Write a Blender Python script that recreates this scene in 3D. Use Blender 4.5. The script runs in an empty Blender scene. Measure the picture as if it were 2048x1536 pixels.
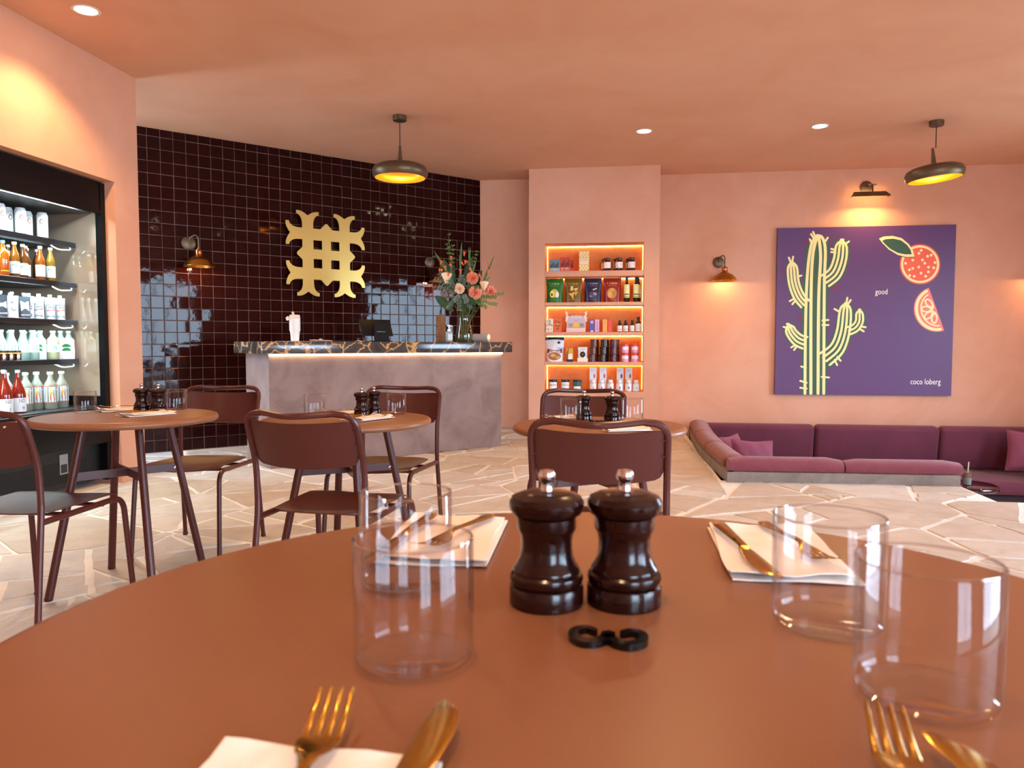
import bpy, bmesh, math, random
from mathutils import Vector, Matrix, noise
PI = math.pi
R = math.radians
random.seed(7)
scene = bpy.context.scene
COL = scene.collection

# ------------------------------------------------------------------ camera
EYE = 1.04
cam_data = bpy.data.cameras.new('camera')
cam_data.sensor_width = 36.0
cam_data.lens = 36.0 * 1500.0 / 2048.0
cam_data.clip_start = 0.02
cam_data.dof.use_dof = True
cam_data.dof.focus_distance = 4.2
cam_data.dof.aperture_fstop = 10.0
cam = bpy.data.objects.new('camera', cam_data)
COL.objects.link(cam)
cam.location = (0, 0, EYE)
cam.rotation_euler = (PI / 2 - math.atan(78 / 1500), 0, R(8))
scene.camera = cam

# ------------------------------------------------------------------ world
world = bpy.data.worlds.new('daylight')
scene.world = world
world.use_nodes = True
bg = world.node_tree.nodes['Background']
bg.inputs[0].default_value = (0.58, 0.78, 1.0, 1)
bg.inputs[1].default_value = 22.0

scene.view_settings.view_transform = 'Standard'
scene.view_settings.look = 'None'
scene.view_settings.gamma = 1.0
scene.view_settings.use_curve_mapping = False
scene.view_settings.exposure = 0.28
scene.cycles.use_denoising = True
scene.cycles.use_adaptive_sampling = True
scene.cycles.adaptive_threshold = .03
scene.cycles.max_bounces = 7
scene.cycles.glossy_bounces = 3
scene.cycles.diffuse_bounces = 4
scene.cycles.transmission_bounces = 6
scene.cycles.transparent_max_bounces = 12
scene.cycles.sample_clamp_indirect = 6.0
scene.cycles.blur_glossy = 0.5
WARM = (1.0, 0.62, 0.30)


def portal(name, loc, rot, sx, sy):
    """guides daylight sampling through a window opening; adds no light of its own"""
    d = bpy.data.lights.new(name, 'AREA')
    d.shape = 'RECTANGLE'
    d.size, d.size_y = sx, sy
    d.cycles.is_portal = True
    o = bpy.data.objects.new(name, d)
    o.location, o.rotation_euler = loc, rot
    COL.objects.link(o)
    return o


# room constants
LX, RX, FY, BY, CZ = -3.713, 5.2, -2.8, 9.38, 3.1
portal('daylight_portal', (RX + .16, -.4, 1.33), (0, R(90), 0), 2.6, 3.2)
portal('daylight_portal', (RX + .16, 6.5, 1.35), (0, R(90), 0), 2.0, 1.8)
portal('daylight_portal', (2.5, FY - .16, 1.4), (R(90), 0, 0), 1.8, 2.4)


# ------------------------------------------------------------------ materials
def lin(h):
    h = h.lstrip('#')
    out = []
    for i in (0, 2, 4):
        c = int(h[i:i + 2], 16) / 255
        out.append(c / 12.92 if c <= .04045 else ((c + .055) / 1.055) ** 2.4)
    return (*out, 1)


MATS = {}


def mat(name, col='#808080', rough=.5, metal=0.0, spec=.5, trans=0.0, ior=1.45, coat=0.0, emit=None, estr=0.0,
        var=None, vscale=4.0, vdetail=4.0, bump=0.0, bscale=20.0, sheen=0.0, alpha=1.0, rnd=None, space='pos'):
    """procedural principled material; var = second colour mixed in by noise, rnd = per-object tint"""
    if name in MATS:
        return MATS[name]
    m = bpy.data.materials.new(name)
    m.use_nodes = True
    nt = m.node_tree
    b = nt.nodes['Principled BSDF']
    c = lin(col) if isinstance(col, str) else (*col, 1)
    b.inputs['Base Color'].default_value = c
    b.inputs['Roughness'].default_value = rough
    b.inputs['Metallic'].default_value = metal
    b.inputs['Specular IOR Level'].default_value = spec
    b.inputs['Transmission Weight'].default_value = trans
    b.inputs['IOR'].default_value = ior
    b.inputs['Coat Weight'].default_value = coat
    b.inputs['Coat Roughness'].default_value = .05
    b.inputs['Sheen Weight'].default_value = sheen
    b.inputs['Alpha'].default_value = alpha
    if emit:
        b.inputs['Emission Color'].default_value = lin(emit) if isinstance(emit, str) else (*emit, 1)
        b.inputs['Emission Strength'].default_value = estr
    L = nt.links
    if var or bump or rnd:
        if space == 'pos':
            src = nt.nodes.new('ShaderNodeNewGeometry').outputs['Position']
        else:
            src = nt.nodes.new('ShaderNodeTexCoord').outputs['Object']
    out = None
    if var:
        n = nt.nodes.new('ShaderNodeTexNoise')
        n.inputs['Scale'].default_value = vscale
        n.inputs['Detail'].default_value = vdetail
        n.inputs['Roughness'].default_value = .6
        n.inputs['Distortion'].default_value = .6
        L.new(src, n.inputs['Vector'])
        cr = nt.nodes.new('ShaderNodeValToRGB')
        cr.color_ramp.elements[0].position = .32
        cr.color_ramp.elements[1].position = .68
        cr.color_ramp.elements[0].color = c
        cr.color_ramp.elements[1].color = lin(var)
        L.new(n.outputs['Fac'], cr.inputs['Fac'])
        out = cr.outputs['Color']
        L.new(out, b.inputs['Base Color'])
    if rnd:
        oi = nt.nodes.new('ShaderNodeObjectInfo')
        mx = nt.nodes.new('ShaderNodeMix')
        mx.data_type = 'RGBA'
        mx.blend_type = 'MULTIPLY'
        mx.inputs['Factor'].default_value = 1
        r2 = nt.nodes.new('ShaderNodeValToRGB')
        r2.color_ramp.elements[0].color = lin(rnd[0])
        r2.color_ramp.elements[1].color = lin(rnd[1])
        L.new(oi.outputs['Random'], r2.inputs['Fac'])
        if out:
            L.new(out, mx.inputs['A'])
        else:
            mx.inputs['A'].default_value = c
        L.new(r2.outputs['Color'], mx.inputs['B'])
        L.new(mx.outputs['Result'], b.inputs['Base Color'])
    if bump:
        n2 = nt.nodes.new('ShaderNodeTexNoise')
        n2.inputs['Scale'].default_value = bscale
        n2.inputs['Detail'].default_value = 5
        L.new(src, n2.inputs['Vector'])
        bp = nt.nodes.new('ShaderNodeBump')
        bp.inputs['Strength'].default_value = bump
        bp.inputs['Distance'].default_value = .02
        L.new(n2.outputs['Fac'], bp.inputs['Height'])
        L.new(bp.outputs['Normal'], b.inputs['Normal'])
    MATS[name] = m
    return m


def plain(h, rough=.5, **k):
    return mat('paint_%s_%d' % (h.strip('#'), int(rough * 100)), h, rough, **k)


M_wall = mat('pink_plaster', '#dba487', .75, var='#d4997a', vscale=1.6, bump=.10, bscale=7, spec=.25)
M_ceil = mat('ceiling_plaster', '#e2ad8d', .8, var='#dca382', vscale=1.3, bump=.08, bscale=5, spec=.2)
M_niche = mat('niche_plaster', '#dd955e', .7, var='#d2864e', vscale=5, bump=.35, bscale=14, spec=.2)
M_counter = mat('counter_plaster', '#977d74', .55, var='#785f57', vscale=3.0, vdetail=9, bump=.18, bscale=11, spec=.35)
M_grout = mat('tile_grout', '#97786f', .75, spec=.2)
M_tile = mat('maroon_glazed_tile', '#220807', .04, spec=.2, var='#2c0a09', vscale=9, bump=.05, bscale=9)
M_mortar = mat('white_mortar', '#f3efe8', .85, var='#e8e2d8', vscale=14, bump=.2, bscale=60)
M_stone = mat('beige_flagstone', '#dcd8d2', .5, var='#cac4bb', vscale=6, vdetail=8, bump=.22, bscale=26, spec=.4,
              rnd=('#e8dccf', '#ffffff'))
M_steel = mat('polished_steel', '#d6d6da', .12, metal=1)
M_red = mat('terracotta_powder_coat', '#481a15', .33, spec=.5, bump=.012, bscale=260)
M_top = mat('terracotta_table_coat', '#855538', .35, spec=.45, bump=.012, bscale=260)
M_brass = mat('brushed_brass', '#b9843a', .28, metal=1)
M_gold = mat('gold_cutlery', '#c89a3e', .16, metal=1)
M_emblem = mat('pale_brass_plate', '#d3b566', .30, metal=.75)
M_bronze = mat('dark_bronze', '#6a5a44', .42, metal=.7)
M_pend_in = mat('gilded_inside', '#d89a35', .35, metal=.8)
M_black = mat('black_metal', '#08080a', .4, spec=.22)
M_blackp = mat('black_plastic', '#121214', .45)
M_velvet = mat('burgundy_velvet', '#5c2335', .85, sheen=.12, var='#672a3c', vscale=3, bump=.12, bscale=120)
M_velvet2 = mat('rose_velvet', '#7c3a48', .85, sheen=.2, var='#86434f', vscale=9, bump=.2, bscale=90)
M_rust = mat('rust_velvet', '#7d3b33', .85, sheen=.2, var='#8a4840', vscale=9, bump=.2, bscale=90)
M_cush = mat('plum_cushion', '#7d3850', .8, sheen=.15, bump=.25, bscale=25)
M_wood = mat('grey_oak', '#8d7f74', .55, var='#6f6258', vscale=7, vdetail=9, bump=.15, bscale=40)
M_mill = mat('dark_walnut_lacquer', '#270b07', .18, spec=.45, var='#190604', vscale=18)
M_napkin = mat('white_paper', '#f2e9e0', .8, bump=.08, bscale=60)
M_led = mat('warm_light_strip', '#fff0d0', .5, emit=(1.0, .72, .38), estr=9)
M_ledn = mat('amber_light_strip', '#ffd9a0', .5, emit=(1.0, .56, .15), estr=60)
M_ledv = mat('dim_amber_light_strip', '#ffd9a0', .5, emit=(1.0, .54, .15), estr=16)
M_ledc = mat('cool_light_strip', '#e8ffff', .5, emit=(.72, .95, 1.0), estr=12)
M_lamp = mat('lamp_diffuser', '#fff4e0', .5, emit=(1.0, .80, .52), estr=40)
M_bulb = mat('warm_bulb', '#ffe0a8', .5, emit=(1.0, .58, .20), estr=30)


def pane_material(name='window_glass', tint=(1, 1, 1), edge=.5, base=.03):
    m = bpy.data.materials.new(name)
    m.use_nodes = True
    nt = m.node_tree
    nt.nodes.remove(nt.nodes['Principled BSDF'])
    tr = nt.nodes.new('ShaderNodeBsdfTransparent')
    tr.inputs[0].default_value = (*tint, 1)
    gl = nt.nodes.new('ShaderNodeBsdfGlossy')
    gl.inputs['Roughness'].default_value = .02
    lw = nt.nodes.new('ShaderNodeLayerWeight')
    pw = nt.nodes.new('ShaderNodeMath')
    pw.operation = 'POWER'
    pw.inputs[1].default_value = 3.0
    nt.links.new(lw.outputs['Facing'], pw.inputs[0])
    fr = nt.nodes.new('ShaderNodeMath')
    fr.operation = 'MULTIPLY_ADD'
    fr.inputs[1].default_value = edge
    fr.inputs[2].default_value = base
    nt.links.new(pw.outputs[0], fr.inputs[0])
    mx = nt.nodes.new('ShaderNodeMixShader')
    nt.links.new(fr.outputs[0], mx.inputs[0])
    nt.links.new(tr.outputs[0], mx.inputs[1])
    nt.links.new(gl.outputs[0], mx.inputs[2])
    nt.links.new(mx.outputs[0], nt.nodes['Material Output'].inputs[0])
    return m


M_pane = pane_material()
M_glass = pane_material('clear_glass', (.985, .985, .99), .65, .022)
M_rim = pane_material('glass_rim', (.93, .93, .94), .75, .22)
M_bottle = pane_material('bottle_glass', (.93, .97, .95), .6, .05)


def marble_material():
    m = bpy.data.materials.new('gold_veined_marble')
    m.use_nodes = True
    nt = m.node_tree
    b = nt.nodes['Principled BSDF']
    b.inputs['Roughness'].default_value = .14
    geo = nt.nodes.new('ShaderNodeNewGeometry')
    nz = nt.nodes.new('ShaderNodeTexNoise')
    nz.inputs['Scale'].default_value = 3.5
    nz.inputs['Detail'].default_value = 6
    nt.links.new(geo.outputs['Position'], nz.inputs['Vector'])
    add = nt.nodes.new('ShaderNodeMix')
    add.data_type = 'RGBA'
    add.blend_type = 'LINEAR_LIGHT'
    add.inputs['Factor'].default_value = .22
    nt.links.new(geo.outputs['Position'], add.inputs['A'])
    nt.links.new(nz.outputs['Color'], add.inputs['B'])
    vo = nt.nodes.new('ShaderNodeTexVoronoi')
    vo.feature = 'DISTANCE_TO_EDGE'
    vo.inputs['Scale'].default_value = 5.5
    nt.links.new(add.outputs['Result'], vo.inputs['Vector'])
    cr = nt.nodes.new('ShaderNodeValToRGB')
    e = cr.color_ramp.elements
    e[0].position, e[0].color = 0.0, lin('#d8a860')
    e[1].position, e[1].color = .045, lin('#4b4542')
    x = e.new(.018)
    x.color = lin('#b98a55')
    y = e.new(.5)
    y.color = lin('#2c2a2b')
    nt.links.new(vo.outputs['Distance'], cr.inputs['Fac'])
    nt.links.new(cr.outputs['Color'], b.inputs['Base Color'])
    return m


M_marble = marble_material()


# ------------------------------------------------------------------ mesh helpers
class MB:
    def __init__(self):
        self.v, self.f = [], []

    def add(self, v, f, T=None):
        o = len(self.v)
        self.v += [(T @ Vector(p)) if T else Vector(p) for p in v]
        self.f += [tuple(i + o for i in q) for q in f]
        return self

    def box(self, x0, x1, y0, y1, z0, z1, T=None):
        v = [(x, y, z) for z in (z0, z1) for y in (y0, y1) for x in (x0, x1)]
        f = [(0, 2, 3, 1), (4, 5, 7, 6), (0, 1, 5, 4), (2, 6, 7, 3), (0, 4, 6, 2), (1, 3, 7, 5)]
        return self.add(v, f, T)

    def rbox(self, sx, sy, sz, r=.01, seg=2, T=None):
        """rounded box centred on x, y with its base at z = 0"""
        bm = bmesh.new()
        bmesh.ops.create_cube(bm, size=1)
        for q in bm.verts:
            q.co = Vector((q.co.x * sx, q.co.y * sy, (q.co.z + .5) * sz))
        bmesh.ops.bevel(bm, geom=bm.edges[:], offset=r, segments=seg, profile=.5, affect='EDGES')
        bm.verts.index_update()
        self.add([q.co.copy() for q in bm.verts], [[w.index for w in q.verts] for q in bm.faces], T)
        bm.free()
        return self

    def lathe(self, prof, seg=24, T=None):
        v, f, rings = [], [], []
        for r, z in prof:
            if r < 1e-6:
                rings.append([len(v)])
                v.append((0, 0, z))
            else:
                rings.append(list(range(len(v), len(v) + seg)))
                v += [(r * math.cos(2 * PI * k / seg), r * math.sin(2 * PI * k / seg), z) for k in range(seg)]
        for a, b in zip(rings, rings[1:]):
            for k in range(seg):
                k2 = (k + 1) % seg
                if len(a) == 1 and len(b) == 1:
                    continue
                if len(a) == 1:
                    f.append((a[0], b[k2], b[k]))
                elif len(b) == 1:
                    f.append((a[k], a[k2], b[0]))
                else:
                    f.append((a[k], a[k2], b[k2], b[k]))
        return self.add(v, f, T)

    def tube(self, path, rad, seg=8, T=None, closed=False, caps=True):
        P = [Vector(p) for p in path]
        n = len(P)
        rr = rad if isinstance(rad, (list, tuple)) else [rad] * n
        v, f = [], []
        t0 = (P[1] - P[0]).normalized()
        up = Vector((0, 0, 1)) if abs(t0.z) < .9 else Vector((1, 0, 0))
        a = t0.cross(up).normalized()
        for i in range(n):
            if closed:
                t = (P[(i + 1) % n] - P[i - 1]).normalized()
            else:
                t = (P[min(i + 1, n - 1)] - P[max(i - 1, 0)]).normalized()
            a = (a - t * a.dot(t)).normalized()
            b = t.cross(a)
            for k in range(seg):
                an = 2 * PI * k / seg
                v.append(P[i] + (a * math.cos(an) + b * math.sin(an)) * rr[i])
        m = n if closed else n - 1
        for i in range(m):
            j = (i + 1) % n
            for k in range(seg):
                k2 = (k + 1) % seg
                f.append((i * seg + k, i * seg + k2, j * seg + k2, j * seg + k))
        if caps and not closed:
            f.append(tuple(range(seg))[::-1])
            f.append(tuple((n - 1) * seg + k for k in range(seg)))
        return self.add(v, f, T)

    def prism(self, pts, z0, z1, T=None):
        """polygon in xy extruded from z0 to z1"""
        n = len(pts)
        ar = sum(pts[i][0] * pts[(i + 1) % n][1] - pts[(i + 1) % n][0] * pts[i][1] for i in range(n))
        if ar < 0:
            pts = pts[::-1]
        v = [(x, y, z0) for x, y in pts] + [(x, y, z1) for x, y in pts]
        f = [tuple(range(n))[::-1], tuple(range(n, 2 * n))]
        f += [(i, (i + 1) % n, n + (i + 1) % n, n + i) for i in range(n)]
        return self.add(v, f, T)

    def grid(self, fn, nu, nv, T=None, thick=None):
        """fn(u, v) -> point, u and v in 0..1; thick gives the sheet a second side"""
        v = [Vector(fn(i / nu, j / nv)) for j in range(nv + 1) for i in range(nu + 1)]
        w = nu + 1
        f = [(j * w + i, j * w + i + 1, (j + 1) * w + i + 1, (j + 1) * w + i) for j in range(nv) for i in range(nu)]
        if thick:
            N = [Vector() for _ in v]
            for q in f:
                nn = (v[q[1]] - v[q[0]]).cross(v[q[3]] - v[q[0]])
                for k in q:
                    N[k] += nn
            o = len(v)
            v2 = [p - N[i].normalized() * thick for i, p in enumerate(v)]
            f2 = [tuple(k + o for k in q[::-1]) for q in f]
            rim = ([(i, i + 1) for i in range(nu)] + [(nv * w + i + 1, nv * w + i) for i in range(nu)] +
                   [((j + 1) * w, j * w) for j in range(nv)] + [(j * w + nu, (j + 1) * w + nu) for j in range(nv)])
            f = f + f2 + [(b, a, a + o, b + o) for a, b in rim]
            v = v + v2
        return self.add(v, f, T)

    def mesh(self, name, m, smooth=True, angle=35):
        me = bpy.data.meshes.new(name)
        me.from_pydata([tuple(p) for p in self.v], [], self.f)
        me.validate()
        me.update()
        if m:
            me.materials.append(m)
        if smooth:
            me.shade_smooth()
            me.set_sharp_from_angle(angle=R(angle))
        return me

    def build(self, name, m, parent=None, smooth=True, angle=35, loc=None, rot=None):
        return link(name, self.mesh(name, m, smooth, angle), parent, loc, rot)


def link(name, data, parent=None, loc=None, rot=None):
    o = bpy.data.objects.new(name, data)
    COL.objects.link(o)
    if parent:
        o.parent = parent
    if loc is not None:
        o.location = loc
    if rot is not None:
        o.rotation_euler = rot
    return o


def tag(o, label=None, cat=None, group=None, kind=None):
    if label:
        o['label'] = label
    if cat:
        o['category'] = cat
    if group:
        o['group'] = group
    if kind:
        o['kind'] = kind
    return o


def thing(name, label, cat, loc=(0, 0, 0), rz=0, group=None):
    o = link(name, None, None, loc, (0, 0, rz))
    o.empty_display_size = .05
    return tag(o, label, cat, group)


def dup(root, loc=None, rz=None, label=None, group=None):
    def cp(o, parent):
        c = o.copy()
        COL.objects.link(c)
        c.parent = parent
        for ch in list(o.children):
            cp(ch, c)
        return c
    c = cp(root, None)
    if loc is not None:
        c.location = loc
    if rz is not None:
        c.rotation_euler = (0, 0, rz)
    return tag(c, label, None, group)


def fillet(pts, rad, n=5):
    P = [Vector(p) for p in pts]
    out = [P[0]]
    for i in range(1, len(P) - 1):
        a, b, c = P[i - 1], P[i], P[i + 1]
        u, w = (a - b), (c - b)
        r = min(rad, u.length * .45, w.length * .45)
        s, e = b + u.normalized() * r, b + w.normalized() * r
        for k in range(n + 1):
            t = k / n
            out.append(s * (1 - t) ** 2 + b * 2 * t * (1 - t) + e * t * t)
    out.append(P[-1])
    return out


def arc(cx, cy, r, a0, a1, n=8):
    return [(cx + r * math.cos(R(a0 + (a1 - a0) * k / n)), cy + r * math.sin(R(a0 + (a1 - a0) * k / n))) for k in range(n + 1)]


def frame(o, x, y, z):
    """matrix from an origin and three axes"""
    m = Matrix.Identity(4)
    for i, a in enumerate((x, y, z)):
        a = Vector(a)
        for j in range(3):
            m[j][i] = a[j]
    for j in range(3):
        m[j][3] = o[j]
    return m


def lettering(text, size, m, parent, T, name='lettering', align='CENTER', thick=.0004, space=1.0, maxw=None):
    """flat print: text in the xy plane of T; '~4/9' prints rows of strokes where the photo's words cannot be read"""
    if text.startswith('~'):
        rq = random.Random(text + str(size))
        mb = MB()
        rows = [int(q) for q in text[1:].split('/')]
        for j, n in enumerate(rows):
            y0 = ((len(rows) - 1) / 2 - j) * size * .95 - size * .25
            x = -n * size * .25
            for k in range(n):
                if k and rq.random() < .14:
                    x += size * .5
                    continue
                h = size * rq.choice((.42, .42, .48, .68))
                mb.box(x, x + size * .10, y0, y0 + h, -thick, thick)
                q = rq.random()
                if q < .45:
                    mb.box(x + size * .27, x + size * .36, y0, y0 + size * .42, -thick, thick)
                if q < .75:
                    yb = y0 + rq.choice((0, .18, .33)) * size
                    mb.box(x + size * .10, x + size * .27, yb, yb + size * .09, -thick, thick)
                x += size * .5
        me = mb.mesh('print', m, False)
        if maxw:
            w = max(p.co.x for p in me.vertices) - min(p.co.x for p in me.vertices)
            if w > maxw:
                for p in me.vertices:
                    p.co.x *= maxw / w
        me.transform(T)
        return link('small_print', me, parent)
    cu = bpy.data.curves.new('text', 'FONT')
    cu.body = text
    cu.size = size
    cu.align_x = align
    cu.align_y = 'CENTER'
    cu.extrude = thick
    cu.resolution_u = 2
    cu.space_character = space
    cu.space_line = .8
    tmp = bpy.data.objects.new('text', cu)
    COL.objects.link(tmp)
    dg = bpy.context.evaluated_depsgraph_get()
    me = bpy.data.meshes.new_from_object(tmp.evaluated_get(dg))
    bpy.data.objects.remove(tmp)
    bpy.data.curves.remove(cu)
    if maxw:
        w = max(p.co.x for p in me.vertices) - min(p.co.x for p in me.vertices)
        if w > maxw:
            for p in me.vertices:
                p.co.x *= maxw / w
    me.transform(T)
    me.materials.clear()
    me.materials.append(m)
    return link(name, me, parent)


def ribbon(pts, w, n=6):
    """outline of a round-capped stroke along pts in the plane"""
    P = [Vector((p[0], p[1])) for p in pts]
    ws = w if isinstance(w, (list, tuple)) else [w] * len(P)
    L, Rr = [], []
    for i, p in enumerate(P):
        t = (P[min(i + 1, len(P) - 1)] - P[max(i - 1, 0)]).normalized()
        nn = Vector((-t.y, t.x)) * ws[i] / 2
        L.append(p + nn)
        Rr.append(p - nn)
    t = (P[-1] - P[-2]).normalized()
    a = math.atan2(t.y, t.x)
    c1 = [P[-1] + Vector((math.cos(a + PI / 2 - PI * k / n), math.sin(a + PI / 2 - PI * k / n))) * ws[-1] / 2 for k in range(1, n)]
    t = (P[0] - P[1]).normalized()
    a = math.atan2(t.y, t.x)
    c0 = [P[0] + Vector((math.cos(a + PI / 2 - PI * k / n), math.sin(a + PI / 2 - PI * k / n))) * ws[0] / 2 for k in range(1, n)]
    return L, c1, Rr[::-1], c0


def holed_plate(mb, outer, holes, z0, z1, T=None):
    """flat plate with holes: one fill for each side and a wall along every edge"""
    bm = bmesh.new()
    edges = []
    for loop in [outer] + holes:
        vs = [bm.verts.new((x, y, 0)) for x, y in loop]
        edges += [bm.edges.new((vs[i], vs[(i + 1) % len(vs)])) for i in range(len(vs))]
    bmesh.ops.triangle_fill(bm, edges=edges, use_beauty=True, normal=(0, 0, 1))
    bm.verts.index_update()
    v = [(q.co.x, q.co.y) for q in bm.verts]
    f = [[q.index for q in fc.verts] for fc in bm.faces]
    bm.free()
    n = len(v)
    out = []
    for q in f:
        a, b, c = (v[k] for k in q)
        if (b[0] - a[0]) * (c[1] - a[1]) - (b[1] - a[1]) * (c[0] - a[0]) < 0:
            q = q[::-1]
        out.append(tuple(k + n for k in q))
        out.append(tuple(q[::-1]))
    o = 0
    for loop in [outer] + holes:
        m = len(loop)
        ar = sum(loop[i][0] * loop[(i + 1) % m][1] - loop[(i + 1) % m][0] * loop[i][1] for i in range(m))
        flip = (ar > 0) != (loop is outer)
        for i in range(m):
            p, q = o + i, o + (i + 1) % m
            out.append((q, p, p + n, q + n) if flip else (p, q, q + n, p + n))
        o += m
    mb.add([(x, y, z0) for x, y in v] + [(x, y, z1) for x, y in v], out, T)


def stroke(mb, pts, w, z0, z1, T=None, smoothn=6, caps=True):
    """a round-capped painted stroke as a thin solid"""
    P = [Vector((p[0], p[1], 0)) for p in pts]
    if len(P) > 2 and smoothn:
        q = []
        for i in range(len(P) - 1):
            p0, p1, p2, p3 = P[max(i - 1, 0)], P[i], P[i + 1], P[min(i + 2, len(P) - 1)]
            for k in range(smoothn):
                t = k / smoothn
                q.append(.5 * ((2 * p1) + (p2 - p0) * t + (2 * p0 - 5 * p1 + 4 * p2 - p3) * t * t + (3 * p1 - p0 - 3 * p2 + p3) * t ** 3))
        q.append(P[-1])
        ws = w
        if isinstance(w, (list, tuple)):
            ws = []
            for i in range(len(q)):
                s = i / (len(q) - 1) * (len(w) - 1)
                j = min(int(s), len(w) - 2)
                ws.append(w[j] + (w[j + 1] - w[j]) * (s - j))
        P, w = q, ws
    L, c1, Rr, c0 = ribbon(P, w)
    n = len(P)
    for i in range(n - 1):
        a, b, c, d = L[i], L[i + 1], Rr[n - 2 - i], Rr[n - 1 - i]
        mb.prism([tuple(a), tuple(b), tuple(c), tuple(d)], z0, z1, T)
    if caps:
        mb.prism([tuple(L[-1])] + [tuple(p) for p in c1] + [tuple(Rr[0])], z0, z1, T)
        mb.prism([tuple(Rr[-1])] + [tuple(p) for p in c0] + [tuple(L[0])], z0, z1, T)


# ================================================================== the setting
def struct(name, mb, m, smooth=False, parent=None):
    o = mb.build(name, m, parent, smooth)
    return o if parent else tag(o, kind='structure')


# pit edges (sunken lounge): left X, near Y, inner right X, entry Y
PX, PY, PX2, PY2, PZ = .80, 5.92, 2.52, 5.36, -.80
floor = MB()
floor.box(-4.9, PX, FY - .15, BY + .15, -.95, -.006)
floor.box(PX, PX2, FY - .15, PY, -.95, -.006)
floor.box(PX2, RX + .15, FY - .15, PY2, -.95, -.006)
floor.box(PX, RX + .15, PY2, BY + .15, -.95, PZ)
floor = struct('floor', floor, M_mortar)
ground = struct('floor_outside', MB().box(-12, 14, -12, 14, -1.2, -.97), mat('pavement_outside', '#9a978f', .9, var='#87847c', vscale=2))
for a in (MB().box(RX + .15, 16, -12, 14, -.97, -.05), MB().box(-12, RX + .15, -12, FY - .15, -.97, -.05)):
    struct('floor_outside', a, MATS['pavement_outside'])
ceiling = struct('ceiling', MB().box(-5.3, RX + .15, FY - .15, BY + .2, CZ, CZ + .15), M_ceil)

w = MB()
FR0, FR1 = 3.16, 5.18          # fridge recess along the left wall
w.box(-3.95, LX, FY - .15, FR0, -.02, CZ)
w.box(-4.95, LX, FR0, FR1, 2.25, CZ)
w.box(-4.95, LX, FR1, 5.46, -.02, CZ)
w.box(-5.05, -4.9, FR0, 5.46, -.02, CZ)
w.box(-4.95, -3.95, FR0 - .12, FR0, -.02, CZ)
struct('wall_left', w, M_wall)
struct('wall_back', MB().box(-1.95, RX + .15, BY, BY + .15, -.95, CZ), M_wall)

# front wall and right wall with their windows
w = MB()
for x0, x1, z0, z1 in ((-4.9, 1.6, -.02, CZ), (3.4, RX + .15, -.02, CZ), (1.6, 3.4, -.02, .2), (1.6, 3.4, 2.6, CZ)):
    w.box(x0, x1, FY - .15, FY, z0, z1)
struct('wall_front', w, M_wall)
w = MB()
for y0, y1, z0, z1 in ((FY, -2.0, -.02, CZ), (1.2, 5.6, -.95, CZ), (7.4, BY, -.95, CZ), (-2.0, 1.2, -.02, .03), (-2.0, 1.2, 2.63, CZ),
                       (5.6, 7.4, -.95, .35), (5.6, 7.4, 2.35, CZ)):
    w.box(RX, RX + .15, y0, y1, z0, z1)
struct('wall_right', w, M_wall)
M_frame = mat('dark_window_frame', '#2a2421', .45)


def window(n, T, wid, z0, z1, panes):
    """frame, mullions and panes in a local frame: x along the wall, y up, z into the room"""
    root = tag(link('window_%d' % n, None), kind='structure')
    f = MB()
    b = .05
    f.box(0, wid, z0, z0 + b, -.1, -.04, T).box(0, wid, z1 - b, z1, -.1, -.04, T)
    for k in range(panes + 1):
        x = wid * k / panes
        f.box(max(0, x - b / 2), min(wid, x + b / 2), z0, z1, -.1, -.04, T)
    f.build('window_frame', M_frame, root, False)
    for k in range(panes):
        x0, x1 = wid * k / panes + b / 2, wid * (k + 1) / panes - b / 2
        MB().box(x0, x1, z0 + b, z1 - b, -.073, -.067, T).build('pane', M_pane, root, False)


window(1, frame((RX, 1.2, 0), (0, -1, 0), (0, 0, 1), (-1, 0, 0)), 3.2, .03, 2.63, 3)
window(2, frame((RX, 7.4, 0), (0, -1, 0), (0, 0, 1), (-1, 0, 0)), 1.8, .35, 2.35, 2)
window(3, frame((3.4, FY, 0), (-1, 0, 0), (0, 0, 1), (0, 1, 0)), 1.8, .2, 2.6, 2)

# ------------------------------------------------------------------ crazy paving
def clip(poly, p, n):
    """keep the part of a convex polygon where (q - p).n <= 0"""
    out = []
    for i in range(len(poly)):
        a, b = poly[i], poly[(i + 1) % len(poly)]
        da, db = (a - p).dot(n), (b - p).dot(n)
        if da <= 0:
            out.append(a)
        if (da < 0 < db) or (db < 0 < da):
            out.append(a + (b - a) * (da / (da - db)))
    return out


def poly_area(p):
    return abs(sum(p[i].x * p[(i + 1) % len(p)].y - p[(i + 1) % len(p)].x * p[i].y for i in range(len(p)))) / 2


def in_pit(x, y):
    return (x > PX - .02 and y > PY - .02) or (x > PX2 - .02 and y > PY2 - .02)


V2 = lambda x, y: Vector((x, y))
rs = random.Random(21)
seeds = []
for tries in range(6000):
    x, y = rs.uniform(-4.7, RX), rs.uniform(.9, BY - .05)
    if in_pit(x, y) or (x < LX + .05 and y < 5.4) or (y - x) > 11.0:
        continue
    if all(((x - a) / 1.3) ** 2 + (y - b) ** 2 > .55 ** 2 for a, b in seeds):
        seeds.append((x, y))
stones = []


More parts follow.
